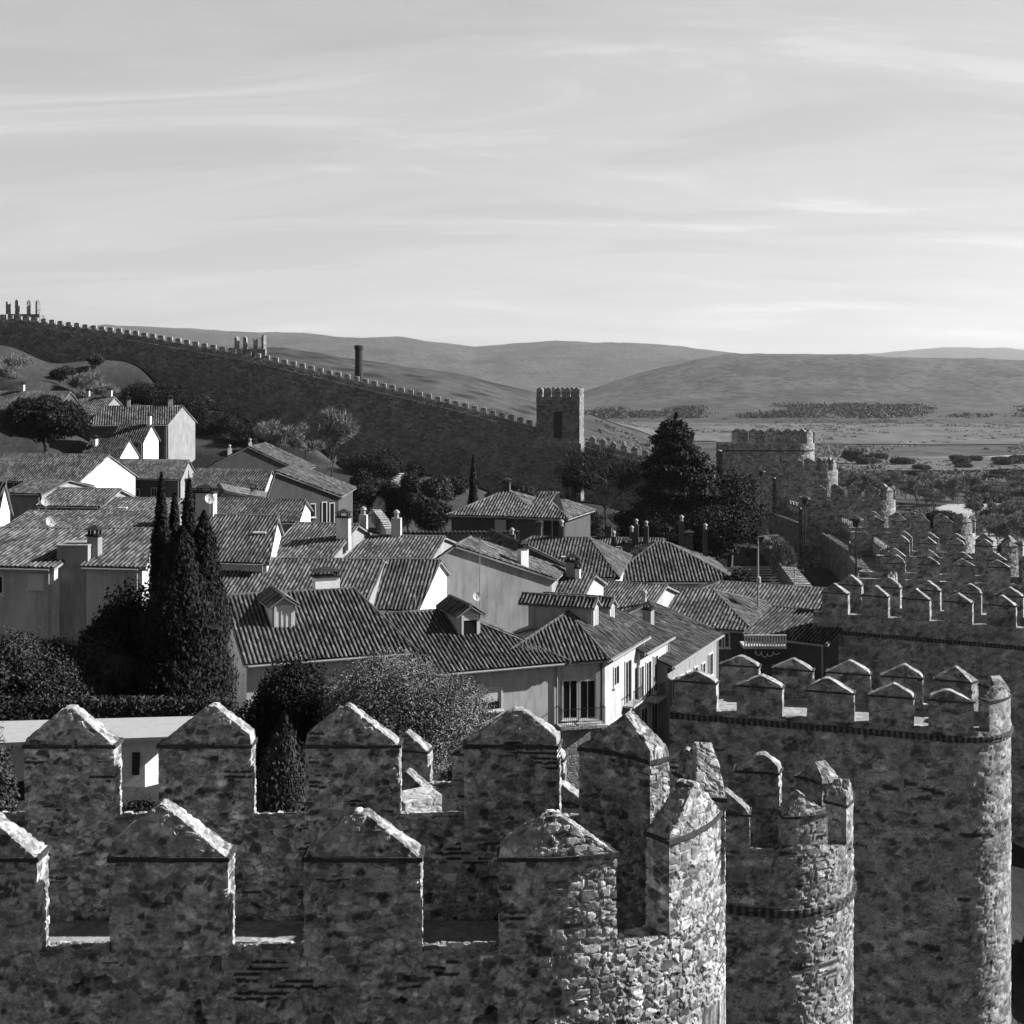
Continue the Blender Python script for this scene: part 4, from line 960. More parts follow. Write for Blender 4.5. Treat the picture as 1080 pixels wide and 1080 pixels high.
    # building with the terrace and bar sign
    B = house('dark stone building with railed terrace and script sign at the foot of the wall', (790, 84), (872, 81), w=8, py=667, rise=1.0, tile='tile_dark', wall='dark', front=[(808, 818, 672, 678, dict(sill=False))])
    p = P(806, 680, 81.5); rt = B['root']; m = MB(); m.box((p.x, p.y+.4, p.z-.18), 2.6, 1.6, .16, 0); t = m.build('terrace', M['granite'], rt)
    r = MB()
    for k in range(16): r.box((p.x-1.25+k*2.5/15, p.y-.34, p.z-.02), .07, .07, .62, 0)
    r.box((p.x, p.y-.34, p.z+.6), 2.6, .12, .07, 0); r.build('balustrade', M['trim'], t)
    g = P(808, 693, 81.7); m = MB(); m.box((g.x, g.y, g.z-.45), 2.6, .08, 1.2, 0); sg = m.build('sign_board', M['iron'], rt)
    m = MB(); prev = None
    for k in range(60):
        a = k/59; q = Vector((g.x-.75+1.5*a, g.y-.07, g.z+.2+.17*math.sin(a*26)*(1-.5*a)+.08*math.sin(a*9)))
        q.x += .08*math.cos(a*26)
        if prev is not None: m.tube(prev, q, .028, n=4)
        prev = q
    m.build('sign_script', M['trim'], sg)
    # skylights
    for k, (a, b) in (('28', (.62, .22)), ('28b', (.30, .3)), ('28b', (.52, .3)), ('24b', (.3, .2))):
        p = H[k]['rp'](a, b); m = MB(); m.box((p.x, p.y, p.z+.02), .8, .7, .14, 0); m.build('skylight', M['trim'], H[k]['roof'])
    return H

def build_pavilion():
    c = P(80, 770, 45); root = empty('garden_pavilion', (c.x, c.y, -14.4), 'white flat roofed garden pavilion seen between the pointed merlons', 'pavilion')
    m = MB(); zt = ZY(776, 44.3)
    a = [XY(-60, 43.2), XY(205, 44.3), XY(207, 46.9), XY(-60, 46.0)]
    m.prism([Vector(q) for q in a], zt-.13, zt); m.build('flat_roof', M['concrete'], root)
    m = MB(); w = [XY(112, 44.75), XY(153, 44.95), XY(200, 46.6), XY(158, 46.7)]
    m.prism([Vector(q) for q in w], -15.2, zt-.133); m.build('wall', M['trim'], root)
    w = [XY(-40, 45.6), XY(112, 46.2), XY(112, 46.5), XY(-40, 45.9)]
    m = MB(); m.prism([Vector(q) for q in w], -15.2, zt-.133); m.build('back_wall', M['trim'], root)
    p = P(143.5, 817, 44.86); m = MB(); m.box((p.x, p.y, p.z), .24, .1, .75, .05); m.build('door', M['iron'], root)
    q = P(452, 880, 26.3); r = empty('stone_block', (q.x, q.y, -11), 'small masonry block with one sunlit side in the gap between two far merlons', 'block')
    m = MB(); V = [Vector((x, y, z)) for x, y, z in ((-.45, -.1, 0), (.25, .3, 0), (-.05, .95, 0), (-.8, .6, 0))]
    m.prism([Vector((q.x+v.x, q.y+v.y)) for v in V], -11, [ZY(846, 26.3), ZY(838, 26.6), ZY(832, 27), ZY(838, 26.8)]); m.build('masonry', M['granite'], r)

# ------------------------------------------------------------------ planting
def copy_tree(src, label, x, y, sc, rz, z=None, group=None):
    r = src.copy(); COL.objects.link(r); r.location = (x, y, gz(x, y)-.15 if z is None else z); r.scale = sc if isinstance(sc, tuple) else (sc,)*3; r.rotation_euler.z = rz
    r['label'] = label
    if group: r['group'] = group
    for ch in src.children:
        c = ch.copy(); COL.objects.link(c); c.parent = r
    return r
def build_plants():
    rr0 = random.Random(11)
    cy = 'cypresses in the garden behind the nearest tower'
    x, y = XY(170, 58.5); cypress('tallest pencil cypress, leftmost of the dark clump', x, y, ZY(500, 58.5), .66, 9000, .17, group=cy)
    x, y = XY(184, 59.2); cypress('shortest pencil cypress in the notch of the dark clump', x, y, ZY(521, 59.2), .7, 8000, .17, group=cy)
    x, y = XY(199.5, 58); cypress('pencil cypress third from left in the dark clump', x, y, ZY(507, 58), .75, 10000, .17, group=cy)
    x, y = XY(215, 57.5); cypress('broad cypress closing the dark clump beside the shuttered dormer roof', x, y, ZY(540, 57.5), 1.3, 18000, .17, group=cy)
    x, y = XY(192, 57); cypress('squat cypress filling the foot of the dark clump', x, y, ZY(556, 57), 2.0, 20000, .17, group=cy)
    sh = 'garden shrubs and trees behind the nearest tower'
    x, y = XY(140, 59); tree('irregular dark evergreen hugging the left side of the cypresses', x, y, 9.0, 2.3, 22000, .15, 'leaf_dark', .1, 18, group=sh, seed=3, shell=.25)
    x, y = XY(105, 57); tree('leafy laurel below the stair block with sun flecked twigs', x, y, 6.2, 2.1, 14000, .11, 'leaf_mid', .02, 12, group=sh, seed=5)
    x, y = XY(60, 56); tree('loose leafy shrub left of the laurel below the cream wall', x, y, 5.4, 2.3, 14000, .10, 'leaf_mid', .02, 12, group=sh, seed=6)
    x, y = XY(10, 55); tree('leafy shrub at the left edge below the cream house', x, y, 5.6, 2.3, 14000, .11, 'leaf_mid', .02, 12, group=sh, seed=8)
    x, y = XY(85, 52); tree('dense dark bush standing just above the clipped hedge', x, y, 3.3, 2.2, 12000, .12, 'leaf_dark', .0, 12, group=sh, seed=9)
    x, y = XY(20, 51); tree('dense dark bush above the pavilion near the left edge', x, y, 3.2, 2.0, 9000, .12, 'leaf_dark', .0, 12, group=sh, seed=10)
    x, y = XY(-12, 33); tree('shrub cut by the left edge beside the leftmost far merlon', x, y, 0, .9, 6000, .08, 'leaf_mid', .0, 8, group=sh, seed=11, sq=2.2, base=ZY(790, 33)) if False else tree('shrub cut by the left edge beside the leftmost far merlon', x, y, 7.6, .95, 9000, .09, 'leaf_mid', .0, 10, group=sh, seed=11, base=-15.2)
    x, y = XY(312, 50); tree('rounded dark evergreen left of the silvery bush', x, y, 7.4, 2.1, 19000, .11, 'leaf_dark', .1, 14, group=sh, seed=12, base=-16.9)
    x, y = XY(272, 49); tree('low dark evergreen skirt behind the second far merlon', x, y, 5.3, 1.5, 9000, .11, 'leaf_dark', .0, 10, group=sh, seed=13, base=-16.4)
    x, y = XY(425, 48); tree('wide silvery leaved olive bush in front of the dormer house', x, y, 8.3, 3.5, 60000, .07, 'leaf_pale', .15, 26, group=sh, seed=14, base=-17.2, sq=.95, shell=.3)
    x, y = XY(500, 49); tree('smaller silvery bush at the foot of the blind window', x, y, 5.0, 1.4, 12000, .07, 'leaf_pale', .05, 12, group=sh, seed=15, base=-17.6)
    for px, D, zt, r, lab in ((300, 33, 752, .62, 'feathery juniper spire between the second and third far merlons'), (283, 33.5, 790, .5, 'shorter feathery juniper left of the taller one'), (318, 33.6, 785, .5, 'shorter feathery juniper right of the taller one')):
        x, y = XY(px, D); cypress(lab, x, y, ZY(zt, D), r*1.35, 12000, .10, base=-16.8, group='junipers below the tower', mat='leaf_mid', jag=.42)
    x, y = XY(455, 34); tree('dark holm oak shrub seen in the gap beside the fourth far merlon', x, y, 6.5, 1.6, 9000, .09, 'leaf_mid', .0, 10, group=sh, seed=17, base=-16.9)
    x, y = XY(190, 34); tree('dark shrub seen through the gap between the first two far merlons', x, y, 5.2, 1.8, 8000, .1, 'leaf_dark', .0, 10, group=sh, seed=18, base=-16.4)
    x, y = XY(160, 41); tree('dark bush in front of the pavilion between the first two far merlons', x, y, 2.6, 1.7, 9000, .1, 'leaf_dark', .0, 10, group=sh, seed=19, base=-15.4)
    sb = tree('dark thorn bush on the bank outside the large round tower', 30.0, 62, 5, 2.6, 6000, .2, 'leaf_dark', .0, 10, group='thorn bushes on the outer bank', seed=90)
    for i, (x, y) in enumerate(((27.2, 57), (33.5, 66), (29.5, 68), (31, 58), (35.5, 71), (33, 61), (36.5, 76))): copy_tree(sb, 'dark thorn bush on the bank outside the large round tower', x, y, rr0.uniform(.7, 1.2), i, group='thorn bushes on the outer bank')
    # clipped hedge
    rng = np.random.default_rng(4); C = []; R = []
    for px in range(-30, 250, 7): x, y = XY(px, 51); C.append((x, y, ZY(757, 51)+.1)); R.append((.35, .5, .75))
    V, q, t = leaves(C, R, 26000, .07, rng, .5); c = XY(110, 51); h = mesh('clipped_hedge', V, q, M['leaf_mid'], None, tone=t, origin=(c[0], c[1], -14.2))
    tag(h, 'low clipped hedge above the pavilion roof', 'hedge')
    # farther town
    x, y = XY(48, 207); tree('round dark pine with wide crown among the highest houses', x, y, ZY(411, 207)-ZY(482, 207), 6.3, 16000, .42, 'leaf_dark', .1, 16, group=None, name='pine_tree', base=ZY(482, 207), seed=2)
    bt = 'bare winter trees below the far wall'
    for px, D, h, r, lab, s in ((350, 228, 13, 5.0, 'pale bare tree with rounded crown and forked trunk before the far wall', 3), (290, 236, 9, 4.3, 'pale bare tree left of the rounded one', 5), (322, 240, 8, 3.6, 'thin bare sapling between the two pale crowns', 7),
                          (640, 212, 15, 8.5, 'dim bare tree spreading left of the big cedar', 9), (600, 225, 10, 5, 'faint bare tree behind the villa', 11), (85, 247, 6.5, 4.2, 'pale brush tree on the slope above the round pine', 13), (112, 250, 5.5, 3.4, 'pale brush tree right of the slope top one', 15), (18, 252, 5, 4.5, 'pale brush tree high on the grassy slope at left', 17), (815, 150, 7, 2.6, 'small bare tree at the foot of the descending walkway', 19), (790, 178, 9, 3.5, 'dim bare tree between cedar and lamp mast', 21)):
        x, y = XY(px, D); bare_tree(lab, x, y, h, r, 5200, .045 if D > 200 else .03, s, group=bt, mat='leaf_dark' if 'dim' in lab or 'faint' in lab else 'leaf_dry')
    dk = 'dark evergreens below the far wall'
    for px, D, py, r, lab in ((382, 180, 487, 2.6, 'dark evergreen left of the garden path'), (412, 178, 500, 2.3, 'dark evergreen right beside the white garden path'), (432, 176, 486, 2.0, 'slim dark evergreen left of the slim cypress'), (455, 172, 520, 3.2, 'low dark evergreen between the garden path and slim cypress'),
                              (228, 255, 440, 6, 'added dark tree standing for wall shadow above the broad pale gable'), (262, 252, 455, 5, 'added dark tree standing for wall shadow right of the broad pale gable'), (160, 258, 405, 6, 'added dark tree standing for wall shadow at the top of the bank'), (195, 256, 420, 6, 'added dark tree standing for wall shadow midway down the bank'), (395, 240, 480, 7, 'dark scrub tree where the shaded bank ends'), (545, 190, 530, 5, 'dark shrub mound behind the villa ridge'),  # bank trees are added to stand in for the far wall's cast shadow
                              (770, 172, 480, 6.0, 'dark evergreen tucked against the right side of the cedar'), (752, 168, 525, 6.0, 'dark evergreen at the right foot of the cedar'), (692, 168, 535, 5.5, 'dark evergreen at the left foot of the cedar'), (625, 165, 556, 4.0, 'dark bush behind the chimney cluster'), (780, 118, 590, 2.4, 'dark bush right of the pyramid roofed house')):
        x, y = XY(px, D); z = gz(x, y)-.2; tree(lab, x, y, max(3, ZY(py, D)-z), r, 7000, .25, 'leaf_dark', .05, 10, group=dk, seed=int(px))
    x, y = XY(499, 150); cypress('slim solitary cypress beside the villa', x, y, ZY(480, 150), .62, 8000, .22)
    x, y = XY(713, 172); conifer('big dark cedar with ragged tiers in front of the far wall corner', x, y, ZY(434, 172), 8.0, 130000, .24, layers=17)
    gs = 'scrub and garden trees between the houses and the far wall'; sp = []
    for i in range(46):
        px = rr0.uniform(215, 700); D = rr0.uniform(160, 250); x, y = XY(px, D)
        if i < 3: sp.append(tree('dark scrub among the gardens below the far wall', x, y, 6, 3.4, 3000, .34, 'leaf_dark' if i else 'leaf_mid', .0, 9, group=gs, seed=70+i))
        else: copy_tree(sp[i % 3], 'dark scrub among the gardens below the far wall', x, y, rr0.uniform(.35, .9), rr0.uniform(0, 6), group=gs)
    for i in range(16):
        px = rr0.uniform(60, 300); D = rr0.uniform(243, 262); x, y = XY(px, D); copy_tree(sp[i % 3], 'dark scrub on the steep bank under the far wall', x, y, rr0.uniform(.35, .7), rr0.uniform(0, 6), group='scrub on the steep bank')
    # plain outside the walls
    g = 'bare trees in the river meadows outside the wall'
    protos = []
    spots = []
    rr = random.Random(5)
    for k in range(120):
        D = rr.uniform(265, 560); px = rr.uniform(875, 1100)
        spots.append((px, D))
    for i, (px, D) in enumerate(spots):
        x, y = XY(px, D)
        if i < 3:
            t = bare_tree('bare meadow tree outside the wall among the pale thicket', x, y, 9, 5.0, 4200, .07, 30+i, group=g); t['label'] = 'pale bare tree in the meadow thicket beyond the towers'; protos.append(t)
        else: copy_tree(protos[i % 3], 'pale bare tree in the meadow thicket beyond the towers', x, y, rr.uniform(.55, 1.0), rr.uniform(0, 6), group=g)
    x, y = XY(994, 268); tree('lone round dark tree on a short trunk beside the road', x, y, 8.6, 3.9, 12000, .28, 'leaf_dark', .22, 12, name='round_tree', seed=21)
    g2 = 'dark trees in a line across the plain'
    for i in range(44):
        D = rr.uniform(560, 800); px = rr.uniform(860, 1090) if i % 4 else rr.uniform(890, 945); x, y = XY(px, D)
        if i < 2: 
            t = tree('dark tree in the broken line along the far fields', x, y, 9, 6, 2600, .8, 'leaf_dark', .05, 9, group=g2, seed=50+i); protos.append(t)
        else: copy_tree(protos[3+i % 2], 'dark tree in the broken line along the far fields', x, y, (rr.uniform(.6, 1.3), 1, rr.uniform(.45, .8)), rr.uniform(0, 6), z=gz(x, y)-1.6, group=g2)
    g3_ = 'roadside bushes'
    for i, (px, D, s) in enumerate(((1045, 205, .55), (1060, 195, .7), (1078, 190, .6), (1068, 235, .6), (1050, 330, .7), (1075, 320, .8), (1030, 360, .6), (1062, 400, .8), (960, 250, .4), (925, 300, .6), (945, 320, .6), (905, 330, .6))):
        x, y = XY(px, D); copy_tree(protos[3+i % 2], 'dark rounded bush beside the bend of the road', x, y, (s, s, s*.75), i, z=gz(x, y)-1.2, group=g3_)
    # woodland belt at the foot of the hills and scrub over the plain: uncountable
    C = []; R = []
    while len(C) < 520:
        px = rr.uniform(560, 1150); D = rr.uniform(1560, 1900); x, y = XY(px, D)
        if vnoise(np.array([[px/38., D/260., 0.]]), 8)[0] < .38: continue
        C.append((x, y, gz(x, y)+1.5)); R.append((rr.uniform(6, 34), 12, rr.uniform(1., 5.0)))
    V, q, t = leaves(C, R, 34000, 1.7, rng, .5); o = mesh('woodland', V, q, M['leaf_mid'], None, tone=t); tag(o, 'dark belt of woodland at the foot of the hills', 'woodland', kind='stuff')
    C = []; R = []
    while len(C) < 1500:
        px = rr.uniform(600, 1120); D = 480*(1600/480)**rr.uniform(0, 1); x, y = XY(px, D)
        if vnoise(np.array([[px/60., D/90., 0.]]), 3)[0]+.25*rr.random() < .62: continue
        C.append((x, y, gz(x, y)+.4)); s_ = rr.uniform(.5, 1.3)*(1+D/900); R.append((2.2*s_, 2.2*s_, rr.uniform(.8, 1.6)))
    V, q, t = leaves(C, R, 40000, .8, rng, .4); o = mesh('plain_scrub', V, q, M['leaf_dry'], None, tone=t*.5); tag(o, 'low winter scrub scattered over the river plain', 'scrub', kind='stuff')

def drape(name, quad, mat, lift, nu=40, nv=12):
    """ground sheet over plan quad (4 plan points)"""
    a, b, c, d = [np.array(p) for p in quad]; U, Vv = np.meshgrid(np.linspace(0, 1, nu), np.linspace(0, 1, nv), indexing='ij')
    p = (a*(1-U)[..., None]+b*U[..., None])*(1-Vv)[..., None]+(d*(1-U)[..., None]+c*U[..., None])*Vv[..., None]
    z = ground_z(p[..., 0], p[..., 1])+lift
    i = np.arange(nu*nv).reshape(nu, nv); q = np.stack([i[:-1, :-1], i[1:, :-1], i[1:, 1:], i[:-1, 1:]], -1).reshape(-1, 4)
    return mesh(name, np.concatenate([p, z[..., None]], -1).reshape(-1, 3), q, mat)
def hit(px, py):
    k = (px-540)/F; D = np.geomspace(60, 4000, 4000); z = ZY(py, 1)*D; g = ground_z(k*D, D)
    j = np.argmax(z < g); return (k*D[j], D[j])
def build_fields():
    mt, nt, b = new_mat('stubble', 1); n1 = noise(nt, pos(nt, 1, .5, 1), .035, 9, .75)
    L(nt, ramp(nt, n1, [(.35, .035), (.5, .075), (.65, .12)]), b.inputs['Base Color'])
    for (x0, x1, D0, D1) in ((600, 1075, 960, 1400), (880, 1200, 680, 800)):
        o = drape('field', [XY(x0, D0), XY(x1, D0), XY(x1+30, D1), XY(x0-20, D1)], mt, .6, 60, 30); tag(o, kind='structure')
    road = [hit(1140, 640), hit(1085, 608), hit(1060, 592), hit(1035, 574), hit(1012, 556), hit(1000, 543), hit(1020, 536), hit(1060, 534), hit(1120, 533)]
    V = []; Fc = []
    for i, p in enumerate(road):
        a = np.array(road[max(0, i-1)]); c = np.array(road[min(len(road)-1, i+1)]); d = (c-a)/np.linalg.norm(c-a); n = np.array([d[1], -d[0]])
        for s in (-6, 6): q = np.array(p)+n*s; V.append((q[0], q[1], gz(*q)+.35))
    for i in range(len(road)-1): Fc.append((2*i, 2*i+1, 2*i+3, 2*i+2))
    o = mesh('road', V, Fc, M['asphalt']); tag(o, kind='structure')
    a, b_ = hit(1045, 484), hit(1150, 478); o = drape('far_road', [a, b_, (b_[0], b_[1]+14), (a[0], a[1]+14)], M['asphalt'], .5, 20, 3); tag(o, kind='structure')

# ------------------------------------------------------------------ small things
def car(label, x, y, rz, paint, z=None):
    z = gz(x, y) if z is None else z; root = empty('parked_car', (x, y, z), label, 'car')
    ca, sa = math.cos(rz), math.sin(rz)
    def Q(a, b, c): return (x+a*ca-b*sa, y+a*sa+b*ca, z+c)
    def loft(secs, name, mat):
        m = MB(); n = len(secs[0]); V = [Q(*p) for s in secs for p in s]
        Fc = [(k*n+i, k*n+(i+1) % n, (k+1)*n+(i+1) % n, (k+1)*n+i) for k in range(len(secs)-1) for i in range(n)]+[tuple(reversed(range(n))), tuple((len(secs)-1)*n+i for i in range(n))]
        m.add(V, Fc); return m.build(name, mat, root)
    S_ = [(-2.1, .62, .75), (-1.9, .80, .92), (-1.0, .85, .98), (.9, .85, .95), (1.8, .8, .8), (2.1, .65, .68)]
    loft([[(a, -w, .3), (a, w, .3), (a, w, h*.8), (a, w*.9, h), (a, -w*.9, h), (a, -w, h*.8)] for a, w, h in S_], 'body', M[paint])
    loft([[(a, -w, .9), (a, w, .9), (a, w*.84, h), (a, -w*.84, h)] for a, w, h in ((-1.85, .72, 1.0), (-1.35, .76, 1.42), (.2, .76, 1.46), (1.05, .74, .98))], 'cabin', M['glass'])
    loft([[(a, -.6, 1.42+d), (a, .6, 1.42+d), (a, .58, 1.48+d), (a, -.58, 1.48+d)] for a, d in ((-1.3, 0), (-.6, .03), (.2, .03))], 'roof', M[paint])
    for a in (-1.3, 1.3):
        for s in (-.82, .82):
            m = MB(); m.tube(Q(a, s-.1, .32), Q(a, s+.1, .32), .32, n=14); m.build('wheel', M['rubber'], root)
    for s in (-.6, .6): m = MB(); m.box(Q(-2.08, s, .62), .1, .25, .14, rz); m.build('tail_lamp', M['blind'], root)
def build_small():
    x, y = XY(368, 158); car('pale car parked furthest left in the small yard', x, y, 1.75, 'paint_w', ZY(567, 158)); x, y = XY(381, 150); car('white car parked in front of the other pale one', x, y, 1.65, 'paint_w', ZY(570, 150))
    p = hit(1029, 537); car('dark car driving on the road beside the lone round tree', p[0], p[1], 2.8, 'paint_d', gz(*p)+.4)
    def lamp(label, px, D, py_top, py_base, arm, lantern=False):
        b = P(px, py_base, D); t = P(px, py_top, D); root = empty('street_lamp', b, label, 'street lamp')
        m = MB(); m.tube(b, t, .09, .05, 8); m.build('pole', M['iron' if lantern else 'metal'], root)
        if arm:
            m = MB(); e = t+Vector((arm, 0, .1)); m.tube(t, e, .04, n=6); m.build('arm', M['metal'], root)
            m = MB(); m.box((e.x, e.y, e.z-.1), .5, .2, .12); m.build('lamp_head', M['metal'], root)
        else:
            m = MB(); m.lathe(t, [(.12, 0), (.3, .1), (.32, .55), (.62, .6), (.58, .72), (.1, .9)], 10); m.build('lantern', M['iron'], root)
    lamp('slender pale lamp mast with arm pointing right above the longest roof', 799.5, 98, 566, 640, 1.25)
    lamp('black lantern post with flat hat on the descending walkway', 849, 140, 532, 572, 0, True)
    lamp('black lantern post farther down the walkway near the cedar', 803, 190, 502, 545, 0, True)
    lamp('black lantern post beside the pale steps low on the walkway', 903, 108, 556, 606, 0, True)
    def antenna(label, px, D, y0, y1, n=6):
        b = P(px, y1, D); t = P(px, y0, D); root = empty('roof_aerial', b, label, 'aerial'); m = MB(); m.tube(b, t, .035, .025, 5); m.build('mast', M['metal'], root)
        m = MB(); m.tube(t+Vector((-.5, 0, -.1)), t+Vector((.6, 0, -.1)), .015, n=4)
        for k in range(n): q = t+Vector((-.5+k*1.1/(n-1), 0, -.1)); m.tube(q+Vector((0, -.25, 0)), q+Vector((0, .25, 0)), .012, n=4); m.tube(q+Vector((0, 0, -.16)), q+Vector((0, 0, .16)), .012, n=4)
        m.build('elements', M['metal'], root)
    antenna('tall aerial mast standing before the big plastered gable', 506, 84, 566, 642, 7)
    antenna('thin aerial on the ridge beside the rough white gable', 438, 80.5, 615, 640)
    antenna('aerial on the roof left of the capped merlons with no arm', 838, 92, 600, 630)
    antenna('aerial above the white gable of the long left house', 96, 170, 492, 512)
    antenna('aerial on the tall left house ridge', 144, 226, 426, 441)
    antenna('aerial near the grey stair block', 88, 74, 563, 600)
    def dish(label, px, py, D, r=.3):
        c = P(px, py, D); root = empty('satellite_dish', c, label, 'satellite dish'); m = MB(); m.tube(c+Vector((0, .1, -1.0)), c+Vector((0, .1, 0)), .03, n=5); m.build('bracket', M['metal'], root)
        m = MB(); n = 16; e1 = Vector((.75, .66, 0)); e2 = Vector((-.2, .22, .95)).normalized(); nn = Vector((.66, -.75, 0)); V = [c-nn*.14]+[c-nn*.08+e1*(r*.6*math.cos(6.283*i/n))+e2*(r*.6*math.sin(6.283*i/n)) for i in range(n)]+[c+e1*(r*math.cos(6.283*i/n))+e2*(r*math.sin(6.283*i/n)) for i in range(n)]
        m.add(V, [(0, 1+i, 1+(i+1) % n) for i in range(n)]+[(1+i, n+1+i, n+1+(i+1) % n, 1+(i+1) % n) for i in range(n)]); m.build('reflector', M['concrete'], root)
        m = MB(); m.tube(c+Vector((0, .1, -r)), c+Vector((0, -.4, -.05)), .02, n=5); m.build('feed_arm', M['metal'], root)
    dish('satellite dish below the tall aerial mast', 503, 629, 83); dish('white dish on the ribbed roof above the cream wall', 54, 550, 88, .36)
    dish('grey dish on the chimney behind the cypresses', 221, 526, 86, .33); dish('dish facing the pale skylight roof', 48, 529, 116, .4)
    c = P(800, 613, 92); root = empty('floodlight', c, 'small white floodlight on the ridge at the foot of the lamp mast', 'floodlight'); m = MB(); m.lathe(c+Vector((0, 0, -.2)), [(.12, 0), (.16, .1), (.16, .45), (.08, .55)], 10); m.build('housing', M['concrete'], root); m = MB(); m.tube(c+Vector((0, 0, -.7)), c+Vector((0, 0, -.2)), .03, n=5); m.build('bracket', M['metal'], root)
    # pale garden path stairs and retaining wall below the wall
    V = []; pts = [(425, 500, 186), (415, 510, 182), (404, 524, 178), (397, 538, 174), (405, 548, 168), (412, 560, 160)]
    m = MB()
    for (a, b, c_), (d, e, f) in zip(pts, pts[1:]):
        p0, p1 = P(a, b, c_), P(d, e, f); k = 5
        for i in range(k): q = p0.lerp(p1, i/k); m.box((q.x, q.y, q.z-1.6), 1.1, 1.2, 1.7, .3)
    o = m.build('garden_steps', M['granite'], None, origin=P(405, 548, 168)); tag(o, 'pale stone garden steps curving down between the dark evergreens', 'steps')
    # steps on the inner side of the wall walk
    m = MB(); a = Vector((40.6, 210, -22.2)); b = Vector((27.0, 108, -17.4))
    for k in range(46):
        q = a.lerp(b, k/45); m.box((q.x-1.5, q.y, q.z-3.6), 1.6, 1.2, 2.0, -.13)
    o = m.build('wall_steps', M['stone_dark'], None, origin=(34, 160, -24)); tag(o, 'long flight of stone steps climbing along the inner foot of the wall', 'steps')
    # garden wall with coping in front of the villa
    root = empty('garden_wall', P(490, 566, 128), 'low rendered garden wall with tiled coping in front of the villa', 'wall'); a, b = XY(425, 126), XY(548, 128); zc = ZY(561, 127)
    m = MB(); cx, cy = (a[0]+b[0])/2, (a[1]+b[1])/2; ln = math.hypot(b[0]-a[0], b[1]-a[1]); rz = math.atan2(b[1]-a[1], b[0]-a[0])
    m.box((cx, cy, zc-5), ln, .3, 5, rz); m.build('wall', M['dark'], root); m = MB()
    for k in range(int(ln/.4)): m.tube((a[0]+(b[0]-a[0])*(k+.5)*.4/ln, a[1]-.3, zc+.06), (a[0]+(b[0]-a[0])*(k+.5)*.4/ln, a[1]+2.4*0+.35, zc+.12), .13, n=6)
    m.build('coping', M['tile_light'], root)

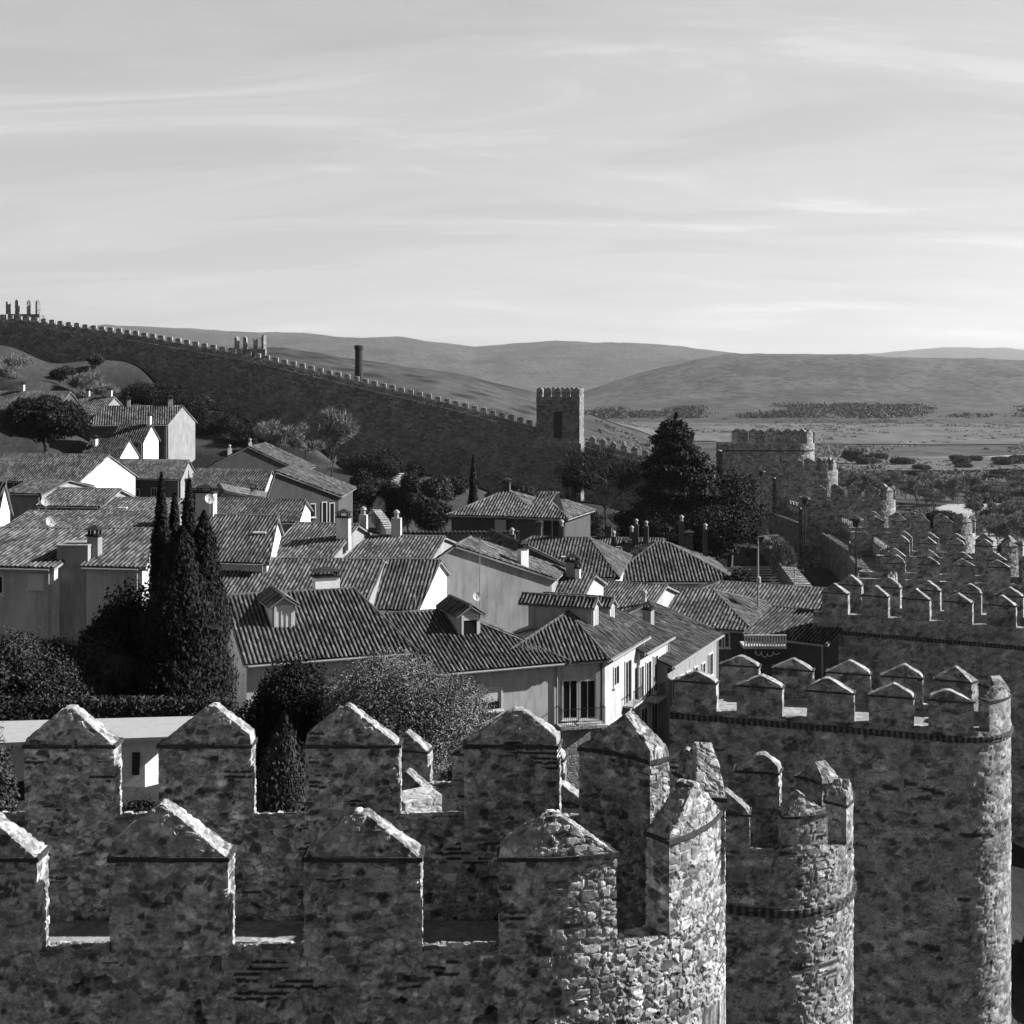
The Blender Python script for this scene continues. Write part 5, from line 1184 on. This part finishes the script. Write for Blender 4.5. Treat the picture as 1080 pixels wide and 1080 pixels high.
# ------------------------------------------------------------------ world, light, camera
def build_world():
    w = bpy.data.worlds.new('World'); S.world = w; w.use_nodes = True; nt = w.node_tree
    bg = nt.nodes['Background']; sky = nt.nodes.new('ShaderNodeTexSky'); sky.sky_type = 'NISHITA'; sky.sun_disc = False
    sky.sun_elevation = SUN_EL; sky.sun_rotation = math.pi/2-SUN_AZ; sky.air_density = 1.0; sky.dust_density = 1.6; sky.ozone_density = 1
    tc = nt.nodes.new('ShaderNodeTexCoord'); sep = nt.nodes.new('ShaderNodeSeparateXYZ'); L(nt, tc.outputs['Generated'], sep.inputs[0])
    sc = nt.nodes.new('ShaderNodeSeparateColor'); L(nt, sky.outputs[0], sc.inputs[0])
    # red-sensitive black and white rendering of the sky
    pw = nt.nodes.new('ShaderNodeMath'); pw.operation = 'POWER'; L(nt, sc.outputs[0], pw.inputs[0]); pw.inputs[1].default_value = .35
    lum = nt.nodes.new('ShaderNodeMath'); lum.operation = 'MULTIPLY'; L(nt, pw.outputs[0], lum.inputs[0]); lum.inputs[1].default_value = SKY_K*3
    # streaky high cloud, projected on a plane overhead
    zz = nt.nodes.new('ShaderNodeMath'); zz.operation = 'ADD'; L(nt, sep.outputs['Z'], zz.inputs[0]); zz.inputs[1].default_value = .16
    dv = nt.nodes.new('ShaderNodeVectorMath'); dv.operation = 'DIVIDE'; cb = nt.nodes.new('ShaderNodeCombineXYZ')
    for k in range(3): L(nt, zz.outputs[0], cb.inputs[k])
    L(nt, tc.outputs['Generated'], dv.inputs[0]); L(nt, cb.outputs[0], dv.inputs[1])
    mp = nt.nodes.new('ShaderNodeMapping'); mp.inputs['Rotation'].default_value = (0, 0, .30); mp.inputs['Scale'].default_value = (.8, 2.3, 0); L(nt, dv.outputs[0], mp.inputs[0])
    n1 = N(nt, 'ShaderNodeTexNoise'); n1.inputs['Scale'].default_value = 1.1; n1.inputs['Detail'].default_value = 9; n1.inputs['Roughness'].default_value = .58; n1.inputs['Distortion'].default_value = .9; L(nt, mp.outputs[0], n1.inputs['Vector'])
    cl = ramp(nt, n1.outputs[0], [(.36, CLOUD[0]), (.52, CLOUD[1]), (.68, CLOUD[2])], 'EASE')
    fade = ramp(nt, sep.outputs['Z'], [(0.0, 1), (.36, 1), (.62, ZEN), (1, ZEN*.7)])  # unseen upper sky dimmed to hold down the fill light
    c2 = mix(nt, 1, cl, fade, 'MULTIPLY')
    # unseen sky behind the camera, dimmed to weaken the fill on shaded faces
    mr = nt.nodes.new('ShaderNodeMapRange'); L(nt, sep.outputs['Y'], mr.inputs[0]); mr.inputs[1].default_value = -.1; mr.inputs[2].default_value = .55; mr.inputs[3].default_value = .55; mr.inputs[4].default_value = 1
    c2 = mix(nt, 1, c2, mr.outputs[0], 'MULTIPLY')
    bw = nt.nodes.new('ShaderNodeMath'); bw.operation = 'MULTIPLY'; L(nt, lum.outputs[0], bw.inputs[0]); L(nt, c2, bw.inputs[1])
    L(nt, bw.outputs[0], bg.inputs[0]); bg.inputs[1].default_value = SKY_S
    l = bpy.data.lights.new('Sun', 'SUN'); l.energy = SUN_S; l.angle = math.radians(.53); l.color = (1, 1, 1)
    o = bpy.data.objects.new('Sun', l); COL.objects.link(o)
    d = Vector((math.cos(SUN_AZ)*math.cos(SUN_EL), math.sin(SUN_AZ)*math.cos(SUN_EL), math.sin(SUN_EL)))
    o.rotation_euler = d.to_track_quat('Z', 'Y').to_euler()
    c = bpy.data.cameras.new('Camera'); co = bpy.data.objects.new('Camera', c); COL.objects.link(co)
    c.sensor_fit = 'HORIZONTAL'; c.sensor_width = 36; c.lens = 36*F/1080; c.shift_y = -(540-HOR)/1080; c.clip_start = .1; c.clip_end = 40000
    co.rotation_euler = (math.pi/2, 0, 0); S.camera = co
    S.view_settings.view_transform = 'Standard'; S.view_settings.look = 'None'; S.view_settings.exposure = EXPO; S.view_settings.gamma = 1
SKY_K, SKY_S, SUN_S, EXPO, CLOUD, ZEN = .655, .1, 5.0, 1.15, (.92, 1.01, 1.19), .34
HAZE = 3.5e-5
def build_haze():
    mb = MB(); mb.box((0, 7000, -62), 36000, 24000, 700)
    m = bpy.data.materials.new('haze'); m.use_nodes = True; nt = m.node_tree; nt.nodes.remove(nt.nodes['Principled BSDF'])
    v = nt.nodes.new('ShaderNodeVolumePrincipled'); v.inputs['Color'].default_value = g3(.9); v.inputs['Density'].default_value = HAZE; v.inputs['Anisotropy'].default_value = .3
    L(nt, v.outputs[0], nt.nodes['Material Output'].inputs['Volume'])
    o = mb.build('haze', m); tag(o, kind='stuff')

setup_mats()
build_world()
build_ground()
build_fields()
build_towers()
build_walls()
square_tower()
build_houses()
build_pavilion()
build_plants()
build_small()
if HAZE: build_haze()
